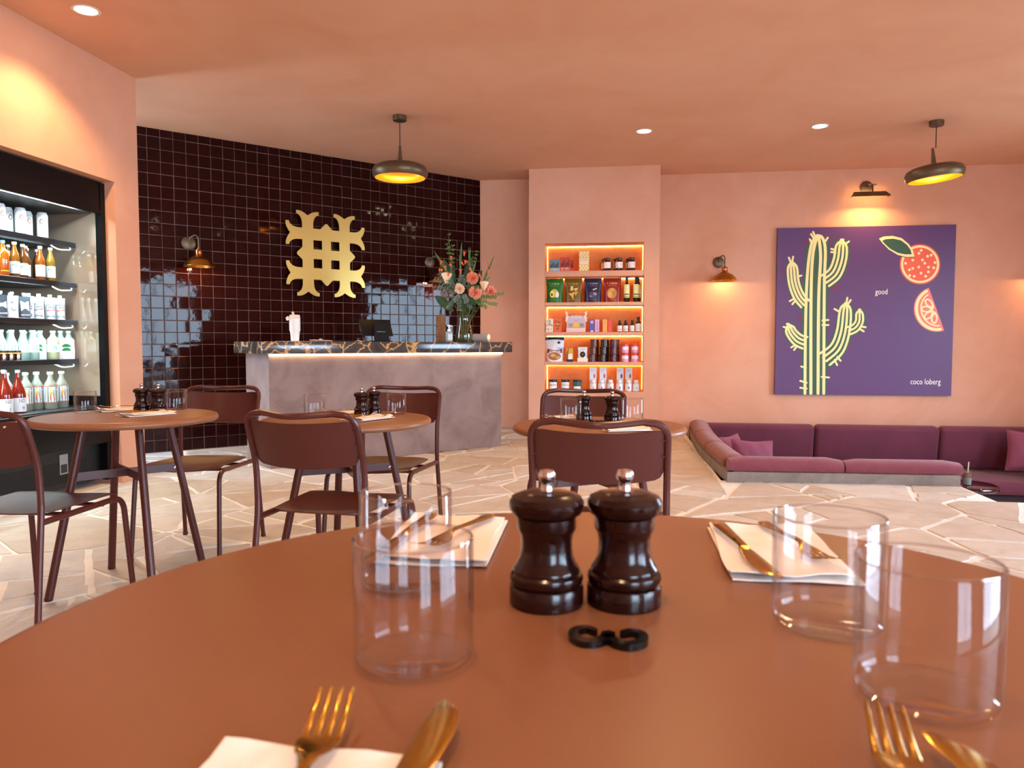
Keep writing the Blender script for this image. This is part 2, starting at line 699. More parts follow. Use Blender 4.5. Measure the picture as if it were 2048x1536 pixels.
def shatter(p, lim):
    """break a slab into angular pieces until each is no larger than its own random limit"""
    ar = poly_area(p)
    if ar < .003:
        return []
    if ar < lim:
        return [p]
    # cut across the longer side, a little off square
    c = sum(p, V2(0, 0)) / len(p)
    far = max(p, key=lambda q: (q - c).length)
    ax = (far - c).normalized()
    a = math.atan2(ax.y, ax.x) + rs.gauss(0, .55)
    n = V2(math.cos(a), math.sin(a))
    c = c + n * rs.gauss(0, .07)
    out = []
    for q in (clip(p, c, n), clip(p, c, -n)):
        if len(q) >= 3:
            out += shatter(q, rs.choice((.03, .09, .22, .34, .5)))
    return out


for i, (x, y) in enumerate(seeds):
    poly = [V2(x - 1.6, y - 1.6), V2(x + 1.6, y - 1.6), V2(x + 1.6, y + 1.6), V2(x - 1.6, y + 1.6)]
    s = V2(x, y)
    for j, (a, b) in enumerate(seeds):
        if j == i or abs(a - x) > 3 or abs(b - y) > 3:
            continue
        dd = V2(a, b) - s
        poly = clip(poly, s + dd * .5, dd)
        if len(poly) < 3:
            break
    lim = [(V2(-4.75, 0), V2(-1, 0)), (V2(RX - .01, 0), V2(1, 0)), (V2(0, BY - .02), V2(0, 1)), (V2(-1.72, BY - .02), V2(-1, 1)), (V2(0, .8), V2(0, -1))]
    if y < 5.4:
        lim.append((V2(LX + .01, 0), V2(-1, 0)))
    if x < PX:
        if y > PY - .4:
            lim.append((V2(PX - .02, 0), V2(1, 0)))
    elif x < PX2:
        lim.append((V2(0, PY - .015), V2(0, 1)))
        if y > PY2 - .1:
            lim.append((V2(PX2 - .01, 0), V2(1, 0)))
    else:
        lim.append((V2(0, PY2 - .01), V2(0, 1)))
    for p, n in lim:
        if len(poly) >= 3:
            poly = clip(poly, p, n)
    if len(poly) >= 3 and poly_area(poly) > .004:
        stones += shatter(poly, rs.choice((.06, .2, .3, .45)))


def stone_solid(mb, poly):
    gap = rs.choice((.006, .009, .012, .016))
    n = len(poly)
    ar = sum(poly[i].x * poly[(i + 1) % n].y - poly[(i + 1) % n].x * poly[i].y for i in range(n))
    if ar < 0:
        poly = poly[::-1]
    q = [p.copy() for p in poly]
    for i in range(n):
        e = poly[(i + 1) % n] - poly[i]
        if e.length < 1e-5:
            continue
        nn = V2(e.y, -e.x).normalized()
        q = clip(q, poly[i] - nn * gap * rs.uniform(.6, 1.5), nn)
        if len(q) < 3:
            return False
    q = [p for i, p in enumerate(q) if (p - q[i - 1]).length > .004]
    if len(q) < 3 or poly_area(q) < .002:
        return False
    out = []
    for i in range(len(q)):
        a, b = q[i], q[(i + 1) % len(q)]
        out.append(a + (sum(q, V2(0, 0)) / len(q) - a) * .03)
        k = int((b - a).length / .13)
        t = (b - a).normalized()
        for j in range(1, k + 1):
            out.append(a + (b - a) * (j / (k + 1)) + V2(-t.y, t.x) * rs.uniform(-.002, .009))
    c = sum(out, V2(0, 0)) / len(out)
    z = rs.uniform(-.0012, .0012)
    m = len(out)
    v = [(p.x, p.y, -.012) for p in out] + [(p.x, p.y, z - .0025) for p in out]
    v += [(p.x + (c.x - p.x) * .02, p.y + (c.y - p.y) * .02, z) for p in out]
    f = [tuple(range(2 * m, 3 * m))]
    for s in (0, m):
        f += [(s + i, s + (i + 1) % m, s + m + (i + 1) % m, s + m + i) for i in range(m)]
    mb.add(v, f)
    return True


def show(p):
    c = sum(p, V2(0, 0)) / len(p)
    if abs(c.x + .139 * c.y) > .72 * (c.y + .1) + .4 or c.y < 1.6:
        return 0
    return poly_area(p) / (c.length ** 3)


stones.sort(key=show, reverse=True)
rest = MB()
k = 0
for p in stones:
    mb = MB()
    if not stone_solid(mb, p):
        continue
    if k < 296:
        mb.build('flagstone', M_stone, floor, False)
        k += 1
    else:
        rest.add(mb.v, mb.f)
tag(rest.build('flagstone_rest', M_stone, floor, False), kind='stuff')

# ------------------------------------------------------------------ tiled wall behind the counter
S2 = 2 ** -.5
TL = 4.72
TO = Vector((-1.72 - TL * S2, BY - TL * S2, 0))          # left end of the tiled wall at floor level
TT = frame(TO, (S2, S2, 0), (0, 0, 1), (S2, -S2, 0))      # x along, y up, z out into the room
wall_tiled = struct('wall_counter', MB().box(-.3, TL + .1, -.02, CZ, -.16, -.005, TT), M_grout)
PITCH, GAP = .1163, .0042


def tile_mesh(mb, sx, sy, T=None):
    hx, hy, b = sx / 2, sy / 2, .003
    v = [(x * hx, y * hy, -.006) for x, y in ((-1, -1), (1, -1), (1, 1), (-1, 1))]
    v += [(x * hx, y * hy, -.0015) for x, y in ((-1, -1), (1, -1), (1, 1), (-1, 1))]
    v += [(x * (hx - b), y * (hy - b), .001) for x, y in ((-1, -1), (1, -1), (1, 1), (-1, 1))]
    v.append((0, 0, .0016))
    f = []
    for s in (0, 4):
        f += [(s + i, s + (i + 1) % 4, s + 4 + (i + 1) % 4, s + 4 + i) for i in range(4)]
    f += [(8 + i, 8 + (i + 1) % 4, 12) for i in range(4)]
    mb.add(v, f, T)


tiles = []
ncol, nrow = int(TL / PITCH) + 1, int(CZ / PITCH) + 1
for c in range(ncol):
    x1 = TL - c * PITCH
    x0 = max(x1 - PITCH, 0)
    for r in range(nrow):
        y0, y1 = r * PITCH, min((r + 1) * PITCH, CZ)
        if x1 - x0 < .02 or y1 - y0 < .02:
            continue
        cx, cy = (x0 + x1) / 2, (y0 + y1) / 2
        wp = TT @ Vector((cx, cy, 0))
        hidden = (TL - cx) > 3.95 or (cy < .93 and (TL - cx) < 2.9) or (TL - cx < .1)
        tiles.append((hidden, (wp - Vector((0, 0, EYE))).length, cx, cy, x1 - x0 - GAP, y1 - y0 - GAP))
tiles.sort()
tm = MB()
tile_mesh(tm, PITCH - GAP, PITCH - GAP)
tile_data = tm.mesh('tile', M_tile, True, 30)
rest = MB()
rt = random.Random(5)
for k, (h, d, cx, cy, sx, sy) in enumerate(tiles):
    tilt = Matrix.Rotation(rt.gauss(0, .009), 4, 'X') @ Matrix.Rotation(rt.gauss(0, .009), 4, 'Y')
    T = TT @ Matrix.Translation((cx + rt.gauss(0, .0006), cy + rt.gauss(0, .0006), rt.uniform(-.001, .001))) @ tilt
    if k < 298 and not h:
        if sx > .111 and sy > .111:
            o = link('tile', tile_data, wall_tiled)
            o.matrix_local = T
        else:
            tb = MB()
            tile_mesh(tb, sx, sy, T)
            tb.build('tile', M_tile, wall_tiled, True, 30)
    else:
        tile_mesh(rest, sx, sy, T)
tag(rest.build('tile_rest', M_tile, wall_tiled, True, 30), kind='stuff')

# ------------------------------------------------------------------ column with the lit display niche
CY = 8.86
NX0, NX1, NZ0, NZ1, NYB = -.857, .299, .494, 2.230, 9.17
w = MB()
w.box(-1.044, NX0, CY, BY, -.02, CZ).box(NX1, .472, CY, BY, -.02, CZ)
w.box(NX0, NX1, CY, BY, -.02, NZ0).box(NX0, NX1, CY, BY, NZ1, CZ)
column = struct('wall_column', w, M_wall)
MB().box(NX0, NX1, NYB, BY - .01, NZ0, NZ1).build('niche_back', M_niche, column, False)
SHELF = [1.908, 1.542, 1.192, .841, NZ0]
for z, t in ((1.908, .066), (1.542, .04), (1.192, .04), (.841, .04)):
    MB().rbox(NX1 - NX0 - .002, NYB - CY - .004, t, .006, 2, Matrix.Translation(((NX0 + NX1) / 2, (NYB + CY) / 2, z - t))).build('shelf', M_wall, column)
tops = [NZ1, 1.908 - .066, 1.542 - .04, 1.192 - .04, .841 - .04]
for zt, zb in zip(tops, SHELF):
    MB().box(NX0 + .01, NX1 - .01, NYB - .008, NYB - .003, zt - .0045, zt - .001).build('light_strip', M_ledn, column, False)
    for x in (NX0 + .005, NX1 - .008):
        MB().box(x, x + .003, NYB - .006, NYB - .002, zb + .01, zt - .008).build('light_strip', M_ledv, column, False)


# ================================================================== tables, chairs and what is on the tables
def disc_top(r, t):
    """profile of a round table top with a rolled rim, top face at z = 0"""
    p = [(0, 0), (r - .016, 0)]
    p += [(r - .016 + .016 * math.sin(R(a)), -.016 + .016 * math.cos(R(a))) for a in (15, 30, 50, 70, 90)]
    p += [(r - .016 + .016 * math.sin(R(a)), -t + .012 + .012 * math.cos(R(a))) for a in (100, 130, 160)]
    p += [(r - .03, -t), (r - .03, -.012), (0, -.012)]
    return p


def round_table(label, loc, z, r, rot, foot):
    t = thing('round_table', label, 'table', (*loc, 0), rot)
    MB().lathe(disc_top(r, .03), 72, Matrix.Translation((0, 0, z))).build('table_top', M_top, t, angle=50)
    for k in range(4):
        T = Matrix.Rotation(k * PI / 2, 4, 'Z')
        leg = MB().tube([(foot * .52, 0, z - .014), (foot * .56, 0, z - .06), (foot, 0, .006)], .0165, 12, T)
        leg.lathe([(0, 0), (.014, 0), (.017, .006), (.017, .012), (0, .012)], 12, T @ Matrix.Translation((foot, 0, 0)))
        leg.build('leg', M_red, t)
        s = (z - .5) / z
        rr = foot * (.52 + .48 * s)
        br = MB().box(.0, rr, -.004, .004, .478, .512, T)
        b = br.build('brace', M_red, t, False)
        MB().lathe([(0, 0), (.008, 0), (.008, .005), (.004, .008), (0, .008)], 8,
                   T @ Matrix.Translation((rr - .02, -.004, .495)) @ Matrix.Rotation(R(90), 4, 'X')).build('bolt', M_steel, b)
    MB().lathe([(0, 0), (.16, 0), (.16, .004), (0, .004)], 32, Matrix.Translation((0, 0, z - .018))).build('mounting_plate', M_red, t)
    return t


NEAR_Z, T1Z, T2Z, T3Z = .80, .74, .72, .72
round_table('large terracotta round table set with four glasses and two mills', (-.007, .587), NEAR_Z, .500, R(45), .34)
T1C, T2C, T3C = (-2.084, 2.946), (-1.174, 3.147), (-.072, 3.03)
round_table('small terracotta round table beside the drinks fridge', T1C, T1Z, .368, R(50), .31)
round_table('small terracotta round table before the plaster counter', T2C, T2Z, .368, R(31), .31)
round_table('small terracotta round table before the lit shelf niche', T3C, T3Z, .348, R(30), .30)


def make_chair(label, loc, rz):
    c = thing('cafe_chair', label, 'chair', (*loc, 0), rz)
    w, r = .207, .0112
    hoop = []
    for s in (-1, 1):
        MB().tube([(s * (w + .012), -.275, .004), (s * w, -.225, .44), (s * w, -.222, .50)], r, 10).lathe(
            [(0, 0), (.012, 0), (.0135, .004), (.0135, .016), (0, .016)], 10, Matrix.Translation((s * (w + .012), -.275, 0))).build('leg', M_red, c)
        path = fillet([(s * w, -.226, .428), (s * w, .205, .435), (s * (w + .012), .245, .006)], .06, 6)
        MB().tube(path, r, 10).lathe([(0, 0), (.012, 0), (.0135, .004), (.0135, .016), (0, .016)], 10,
                                     Matrix.Translation((s * (w + .012), .245, 0))).build('leg', M_red, c)
    top = []
    nb = 14
    pts = [(-w, -.222, .48), (-w, -.228, .625), (-w, -.292, .806)]
    left = fillet(pts + [(-w + .12, -.311, .812)], .058, 7)[:-1]
    mid = []
    for k in range(nb + 1):
        q = .4 * (math.cos(PI * (2 * k / nb - 1)) + 1) / 2 + .6 * (1 - (2 * k / nb - 1) ** 2)
        mid.append((-w + .075 + (2 * w - .15) * k / nb, -.304 - .054 * q, .8115 - .007 * q))
    right = [(-p[0], p[1], p[2]) for p in left][::-1]
    MB().tube([tuple(p) for p in left] + mid + [tuple(p) for p in right], r, 10).build('back_frame', M_red, c)

    def back(u, v):
        x = (u * 2 - 1) * (w - .004)
        zz = .632 + .155 * v - .014 * (1 - (u * 2 - 1) ** 2) * (1 - .35 * v)
        e = abs(u * 2 - 1)
        if e > .86:                     # rounded lower and upper corners
            k = (e - .86) / .14
            zz = .632 + .035 * k * k + (.155 - .035 * k * k - .012 * k * k) * v - .014 * (1 - (u * 2 - 1) ** 2) * (1 - .35 * v)
        y = -.228 - (.064 / .18) * (zz - .625) - .060 * (1 - (u * 2 - 1) ** 2)
        return (x, y, zz)
    MB().grid(back, 24, 6, thick=.004).build('backrest', M_red, c, angle=60)

    def seat(u, v):
        hw = .198 - .016 * (1 - v) ** 2
        x = (u * 2 - 1) * hw
        y = -.205 + .435 * v
        e = abs(u * 2 - 1)
        y -= (.045 * e ** 4) * (v - .5) * 2 * (1 if v > .5 else 1.1)
        zz = .452 - .020 * (1 - e * e) * math.sin(PI * min(1, v * 1.05)) ** .7 + .006 * v - .022 * max(0, v - .86) / .14 * (1 - .5 * e)
        return (x, y, zz)
    MB().grid(seat, 20, 18, thick=.004).build('seat', M_red, c, angle=60)
    for y in (-.08, .09):
        MB().tube([(-w, y, .426), (w, y, .426)], .008, 8).build('cross_bar', M_red, c)
    for s in (-1, 1):
        for z in (.655, .705, .755):
            MB().lathe([(0, 0), (.003, 0), (.0025, .002), (0, .002)], 8, Matrix.Translation((s * (w - .012), -.226 - (.064 / .18) * (z - .625) - .014, z)) @ Matrix.Rotation(R(90), 4, 'X')).build('rivet', M_red, c)
    return c


def seat_at(bx, by, h):
    """chair origin from the place of its top rail and its heading (degrees from +Y, clockwise)"""
    f = Vector((math.sin(R(h)), math.cos(R(h))))
    return (bx + f.x * .31, by + f.y * .31), -R(h)


chairs = [
    (-.056, 2.245, 1, 'terracotta metal chair, back turned, before the table nearest the lit shelf niche'),
    (-.166, 3.795, 181, 'terracotta metal chair between the niche table and the lit shelf niche'),
    (-1.065, 2.380, 6, 'terracotta metal chair, back turned, before the table near the counter'),
    (-1.135, 3.92, 184, 'terracotta metal chair standing against the front of the plaster counter'),
    (-2.125, 3.83, 176, 'terracotta metal chair standing before the dark maroon tiles'),
    (-2.165, 2.215, 0, 'terracotta metal chair with chipped paint before the fridge table'),
]
proto = None
for bx, by, h, lab in chairs:
    loc, rz = seat_at(bx, by, h)
    if proto is None:
        proto = make_chair(lab, loc, rz)
    else:
        ch = dup(proto, (*loc, 0), rz, lab)
M_chip = mat('bare_primer', '#d8b0a4', .7)
for x, z, s in ((.06, .775, .006), (.155, .768, .005), (-.02, .652, .008), (.10, .70, .004)):
    pts = [(s * (1 + .4 * math.sin(3 * a + x * 40)) * math.cos(a), s * .6 * (1 + .4 * math.cos(2 * a + z * 30)) * math.sin(a)) for a in [k * PI / 5 for k in range(10)]]
    y = -.228 - (.064 / .18) * (z - .625) - .060 * (1 - (x / .203) ** 2) - .0045
    MB().prism(pts, -.0005, .0007, Matrix.Translation((x, y, z)) @ Matrix.Rotation(R(90 - 20), 4, 'X')).build('paint_chip', M_chip, ch, False)

# ------------------------------------------------------------------ glasses
def glass_profile(r=.0455, h=.094, t=.0016):
    out = [(0, 0), (r - .010, 0), (r - .004, .0015), (r - .001, .005), (r, .011), (r, h - .001), (r - t / 2, h)]
    inn = [(r - t, h - .001), (r - t, .012), (r - t - .002, .007), (r - .010, .0045), (0, .0042)]
    return out + inn


g0 = None


def glass(loc, label):
    global g0
    if g0 is None:
        g0 = thing('water_glass', label, 'glass', loc, 0, 'clear water tumblers on the tables')
        MB().lathe(glass_profile()[2:-3], 64).build('wall', M_glass, g0, angle=40)
        MB().tube([(.0447 * math.cos(2 * PI * k / 64), .0447 * math.sin(2 * PI * k / 64), .0942) for k in range(64)], .0011, 8, None, True).build('rim', M_rim, g0)
        MB().lathe([(0, 0), (.0355, 0), (.0415, .0015), (.0430, .004), (.0400, .0062), (.0355, .0050), (0, .0042)], 64).build('base', M_glass, g0, angle=40)
        return g0
    return dup(g0, loc, None, label)


glass((-.152, .545, NEAR_Z + .0005), 'clear tumbler on the large table behind the gold fork and knife without glass')
g0['label'] = 'clear glass tumbler beside the mills, before another tumbler and its napkin'
glass((-.207, .715, NEAR_Z + .0005), 'clear glass tumbler on the large table, standing before a napkin left of the mills')
glass((.180, .665, NEAR_Z + .0005), 'clear glass tumbler on the large table, before the napkin with knife overhanging it')
glass((.209, .534, NEAR_Z + .0005), 'clear glass tumbler on the large table with a fork and knife before it')
glass((-2.335, 3.02, T1Z + .0005), 'clear glass tumbler on the fridge table, away from the mills')
glass((-2.020, 3.215, T1Z + .0005), 'clear glass tumbler on the fridge table, right beside the mills')
glass((-1.365, 3.245, T2Z + .0005), 'clear glass tumbler on the counter table, away from the mills')
glass((-1.010, 3.345, T2Z + .0005), 'clear glass tumbler on the counter table, beside the fork and mills')
glass((-.193, 3.160, T3Z + .0005), 'clear glass tumbler on the niche table, in front of a mill')
glass((.064, 3.20, T3Z + .0005), 'clear glass tumbler on the niche table, right of both mills')

# ------------------------------------------------------------------ salt and pepper mills
m0 = None


def mill(loc, label, sc=1.0):
    global m0
    if m0 is not None:
        o = dup(m0, loc, random.uniform(0, 6), label)
        return o
    o = thing('pepper_mill', label, 'pepper mill', loc, 0, 'dark wooden mills on the tables')
    body = [(0, 0), (.0335, 0), (.0345, .0015), (.0345, .0165), (.0335, .0185), (.0315, .0195), (.0335, .0215), (.0343, .025), (.0335, .0285),
            (.0310, .0305), (.0312, .0325), (.0305, .0345), (.0275, .0385), (.0248, .045), (.0238, .052), (.0238, .060), (.0248, .066), (.0268, .0695),
            (.0275, .071), (.0275, .0815), (.0260, .083), (0, .083)]
    MB().lathe(body, 40).build('body', M_mill, o, angle=28)
    head = [(0, .083), (.027, .083), (.0320, .0850), (.0346, .0900), (.0346, .0955), (.0318, .1005), (.0262, .1030), (.0225, .1038), (.0215, .1046), (.0150, .1056), (0, .106)]
    MB().lathe(head, 40).build('head', M_mill, o, angle=28)
    knob = [(0, .105), (.0062, .105), (.0058, .109), (.0052, .1125), (.0062, .1145), (.0080, .118), (.0080, .1215), (.0066, .1242), (.003, .125), (0, .125)]
    MB().lathe(knob, 20).build('knob', M_steel, o, angle=40)
    m0 = o
    return o


mill((-.0640, .686, NEAR_Z), 'dark wooden mill on the large table, beside the round tumblers and napkin')
m0['label'] = 'dark wooden mill on the large table, the one nearer the paired tumblers'
mill((.0075, .697, NEAR_Z), 'dark wooden mill on the large table, behind the black curled clip')
mill((-2.135, 3.125, T1Z), 'dark wooden mill on the fridge table, between napkin and second mill')
mill((-2.060, 3.135, T1Z), 'dark wooden mill on the fridge table, touching the tumbler and fork')
mill((-1.155, 3.285, T2Z), 'dark wooden mill on the counter table, in front of its twin')
mill((-1.130, 3.385, T2Z), 'dark wooden mill on the counter table, half hidden behind its twin')
mill((-.141, 3.222, T3Z), 'dark wooden mill on the niche table, behind a tumbler')
mill((-.021, 3.195, T3Z), 'dark wooden mill on the niche table, standing clear before the niche')

# ------------------------------------------------------------------ curled black clips
def curl_clip(loc, rz, label):
    mb = MB()
    for s in (-1, 1):
        stroke(mb, [(0, -.001), (s * .009, -.012), (s * .019, -.0135), (s * .0275, -.004), (s * .0270, .009), (s * .018, .0145), (s * .0115, .0095)],
               [.009, .0085, .009, .0085, .0075, .006, .005], 0, .0055)
    mb.prism([(-.0065, -.004), (.0065, -.004), (.0055, .007), (0, .010), (-.0055, .007)], 0, .0055)
    return tag(mb.build('curled_clip', mat('black_gloss', '#0b0a0a', .2), None, True, 40, loc, (0, 0, rz)), label, 'clip', 'curled black clips on the tables')


curl_clip((-.006, .602, NEAR_Z), R(-3), 'black moustache-shaped clip lying before the two mills on the large table')
curl_clip((-.083, 3.140, T3Z), R(0), 'black moustache-shaped clip lying between the mills on the niche table')

# ------------------------------------------------------------------ napkins and cutlery
def napkin(loc, rz, label, sx=.125, sy=.20, seed=1, lift=1.0):
    rr = random.Random(seed)
    ph = rr.uniform(0, 6)

    def top(u, v):
        x, y = (u - .5) * sx, (v - .5) * sy
        z = .0046 + lift * (.0016 * (1 + math.sin(9 * u + ph) * math.cos(5 * v + ph)) + .004 * max(0, abs(v - .5) - .42) / .08 * rr.uniform(.7, 1))
        return (x + .003 * math.sin(5 * v + ph), y + .004 * math.sin(4 * u + ph), z)
    n = thing('paper_napkin', label, 'napkin', loc, rz, 'folded napkins under the cutlery')
    MB().grid(top, 10, 12, thick=.0012).build('upper_fold', M_napkin, n, angle=60)
    MB().grid(lambda u, v: ((u - .5) * (sx + .004) + .002, (v - .5) * (sy + .003) - .001, .0026 + lift * .0008 * (1 + math.sin(7 * u + ph))), 8, 8, thick=.0018).build('lower_fold', M_napkin, n, angle=60)
    return n


def sweep_strip(rows):
    """rows of (y, half width, z, thickness): a flat forged bar"""
    mb = MB()
    v, f = [], []
    for y, hw, z, t, *xo in rows:
        x = xo[0] if xo else 0
        v += [(x - hw, y, z), (x - hw * .6, y, z + t), (x + hw * .6, y, z + t), (x + hw, y, z), (x + hw * .6, y, z - t * .5), (x - hw * .6, y, z - t * .5)]
    n = len(rows)
    for i in range(n - 1):
        for k in range(6):
            f.append((i * 6 + k, i * 6 + (k + 1) % 6, (i + 1) * 6 + (k + 1) % 6, (i + 1) * 6 + k))
    f.append(tuple(range(6))[::-1])
    f.append(tuple((n - 1) * 6 + k for k in range(6)))
    mb.add(v, f)
    return mb


FORK = KNIFE = None


def fork(loc, rz, label, pitch=0.0):
    global FORK
    if FORK is None:
        FORK = thing('fork', label, 'fork', loc, rz, 'gold table forks')
        sweep_strip([(-.10, .0065, .0045, .0012), (-.095, .0088, .0045, .0016), (-.08, .0092, .0048, .0018), (-.055, .0068, .0055, .0018), (-.03, .0048, .0068, .002),
                     (0, .0036, .0088, .0022), (.016, .0036, .0092, .0022), (.026, .0062, .0085, .0016), (.035, .0105, .0068, .0011), (.046, .0126, .0054, .0009), (.052, .0128, .0052, .0009)]).build('handle', M_gold, FORK, angle=50)
        for k in range(4):
            x = (k - 1.5) * .0066
            sweep_strip([(.050, .0027, .0052, .0009, x), (.062, .0021, .0056, .0009, x * 1.01), (.078, .0018, .0078, .0009, x * 1.02), (.092, .0015, .0118, .0008, x * 1.02), (.0975, .0009, .0138, .0006, x * 1.02)]).build('tine', M_gold, FORK, angle=50)
        return FORK
    return dup(FORK, loc, rz, label)


def knife(loc, rz, label):
    global KNIFE
    if KNIFE is None:
        KNIFE = thing('knife', label, 'knife', loc, rz, 'gold table knives')
        sweep_strip([(-.115, .005, .0055, .002), (-.110, .0085, .0056, .003), (-.09, .0088, .006, .0034), (-.05, .0068, .0062, .0034), (-.015, .0052, .0062, .0032), (0, .0050, .006, .003), (.006, .0068, .0055, .0024)]).build('handle', M_gold, KNIFE, angle=50)
        sweep_strip([(.004, .0062, .0050, .0014), (.02, .0085, .0048, .0011, .001), (.045, .0102, .0046, .001, .0015), (.075, .0108, .0046, .001, .0015), (.095, .0092, .0046, .0009, .0), (.107, .0055, .0046, .0008, -.003), (.1115, .0018, .0046, .0006, -.0055)]).build('blade', M_gold, KNIFE, angle=50)
        return KNIFE
    return dup(KNIFE, loc, rz, label)


Z = NEAR_Z
napkin((-.208, .885, Z), R(2), 'white napkin with cutlery behind the paired tumblers on the large table', .125, .205, 3)
knife((-.252, .86, Z + .0074), R(176), 'gold knife lying behind the paired tumblers on the large table')
fork((-.192, .89, Z + .0074), R(166), 'gold fork seen through the paired tumblers on the large table')
napkin((.180, .885, Z), R(0), 'white napkin with an overhanging knife behind the large table tumblers', .125, .215, 5)
knife((.142, .865, Z + .0074), R(187), 'gold knife hanging over the edge of its napkin on the large table')
fork((.205, .895, Z + .0074), R(190), 'gold fork on a napkin behind a tumbler on the large table')
napkin((-.158, .300, Z), R(3), 'white napkin with fork and knife before the paired tumblers on large table', .125, .2, 8)
fork((-.161, .353, Z + .0074), R(9), 'gold fork pointing to the paired tumblers on the large table')
knife((-.111, .349, Z + .0074), R(-4), 'gold knife pointing to the mills on the large table')
napkin((.175, .282, Z), R(-4), 'white napkin under the fork and knife of the lone large table tumbler', .125, .2, 9)
fork((.146, .379, Z + .0074), R(-10), 'gold fork pointing to the tumbler that has no napkin behind it')
knife((.206, .352, Z + .0074), R(10), 'gold knife beside the fork pointing to that lone tumbler')

Z = T1Z
napkin((-2.00, 2.955, Z), R(-28), 'crumpled white napkin before the mills on the fridge table', .12, .2, 11, 2.2)
fork((-1.975, 2.985, Z + .0128), R(-30), 'gold fork on the napkin before the mills on the fridge table')
knife((-2.040, 2.950, Z + .0128), R(-30), 'gold knife on the napkin before the mills on the fridge table')
napkin((-2.245, 3.145, Z), R(-40), 'white napkin behind the tumbler and mills on the fridge table', .11, .19, 12, 2.5)
fork((-2.240, 3.150, Z + .0135), R(125), 'gold fork on the napkin behind the tumbler on the fridge table')
Z = T2Z
napkin((-1.065, 3.10, Z), R(-25), 'crumpled white napkin before the mills on the counter table', .125, .2, 14, 2.2)
fork((-1.035, 3.13, Z + .0128), R(-30), 'gold fork on the napkin before the mills on the counter table')
knife((-1.098, 3.095, Z + .0128), R(-30), 'gold knife on the napkin before the mills on the counter table')
napkin((-1.265, 3.37, Z), R(-62), 'white napkin behind the tumbler and mills on the counter table', .11, .18, 15)
fork((-1.275, 3.38, Z + .0075), R(100), 'gold fork on the napkin behind the mills on the counter table')
Z = T3Z
napkin((-.238, 3.268, Z), R(-60), 'white napkin behind the tumbler on the niche table', .09, .12, 17, 2.0)
knife((-.240, 3.235, Z + .0128), R(128), 'gold knife on the napkin behind the tumbler on the niche table')
napkin((.033, 2.835, Z), R(-70), 'white napkin behind the turned chair back on the niche table', .10, .17, 18, 1.5)


# ================================================================== counter
CA = Vector((-2.879, 5.908, 0))                           # front left foot of the counter
CT = frame(CA, (S2, S2, 0), (-S2, S2, 0), (0, 0, 1))      # x along the front, y to the back, z up
CL, CD, CH, CTOP = 2.405, .60, .966, 1.070
ctr = thing('service_counter', 'mauve-brown plaster service counter with a light strip under its top', 'counter', CA)
CTL = CT.copy()
CTL.translation = (0, 0, 0)
MB().rbox(CL, CD, CH, .006, 2, CTL @ Matrix.Translation((CL / 2, CD / 2, 0))).build('body', M_counter, ctr)
MB().box(.0, CL, -.020, -.004, CH - .018, CH - .002, CTL).build('light_strip', M_led, ctr, False)
top = thing('marble_worktop', 'thick dark marble worktop with golden veins lying on the counter', 'worktop', CA)
MB().rbox(CL + .16, CD + .16, CTOP - CH, .004, 2, CTL @ Matrix.Translation((CL / 2, CD / 2, CH))).build('slab', M_marble, top)

# ------------------------------------------------------------------ emblem on the tiles
def fishtail(c, b=.136):
    e = .275
    side = [(c + b, .70)] + [(c + e - (e - b) * math.cos(R(a)), .70 + .22 * math.sin(R(a))) for a in (15, 30, 45, 60, 75, 90)]
    side += [(c + e, .93), (c + e, 1.0)]
    notch = [(c + e * (1 - t), 1.0 - .105 * t ** 1.7 + .012 * math.sin(PI * t)) for t in (.25, .5, .75)] + [(c, .895)]
    mirror = [(2 * c - x, y) for x, y in (side + notch[:-1])][::-1]
    return side + notch + mirror


em = thing('wall_emblem', 'pale brass emblem plate of crossing forked bars on the maroon tiles', 'sign', TT @ Vector((TL - 2.076, 2.018, 0)))
ET = TT.copy()
ET.translation = (0, 0, 0)
E0, E1 = .052, .064
HS = .452
plate = MB()
half_l, half_r = fishtail(-.466), fishtail(.466)
side = [(-.602, .602)] + half_l[::-1] + [(-.330, .602), (-.150, .602), (-.022, .735), (.022, .735), (.150, .602), (.330, .602)] + half_r[::-1]
outer = []
for rot in range(4):
    a = Matrix.Rotation(-rot * PI / 2, 2)
    outer += [tuple((a @ Vector(p)) * HS) for p in side]
sq = [(.115, .115), (.330, .115), (.330, .330), (.115, .330)]
holes = [[(x * sx * HS, y * sy * HS) for x, y in sq] for sx in (-1, 1) for sy in (-1, 1)]
holed_plate(plate, outer, holes, E0, E1, ET)
plate.build('plate', M_emblem, em, False)
for x, y in ((-.46, .46), (.46, .46), (-.46, -.46), (.46, -.46)):
    MB().tube([ET @ Vector((x * HS, y * HS, .0)), ET @ Vector((x * HS, y * HS, E0))], .012, 10).build('standoff', M_bronze, em)

# ------------------------------------------------------------------ lamps
def spot(name, parent, loc, energy, size=150, blend=.6, radius=.05, color=WARM, rot=(0, 0, 0)):
    d = bpy.data.lights.new(name, 'SPOT')
    d.energy, d.color = energy, color
    d.spot_size, d.spot_blend = R(size), blend
    d.shadow_soft_size = radius
    return link(name, d, parent, loc, rot)


def downlight(x, y, label, energy=55):
    t = thing('downlight', label, 'light', (x, y, CZ), 0, 'recessed ceiling downlights')
    MB().lathe([(.060, 0), (.082, 0), (.084, -.003), (.078, -.006), (.066, -.005), (.060, 0)], 32).build('trim_ring', plain('#e8d8c8'), t)
    MB().lathe([(0, -.001), (.062, -.001), (.062, -.003), (0, -.004)], 32).build('diffuser', M_lamp, t)
    spot('downlight_lamp', t, (0, 0, -.02), energy, 125, .5, .05)
    return t


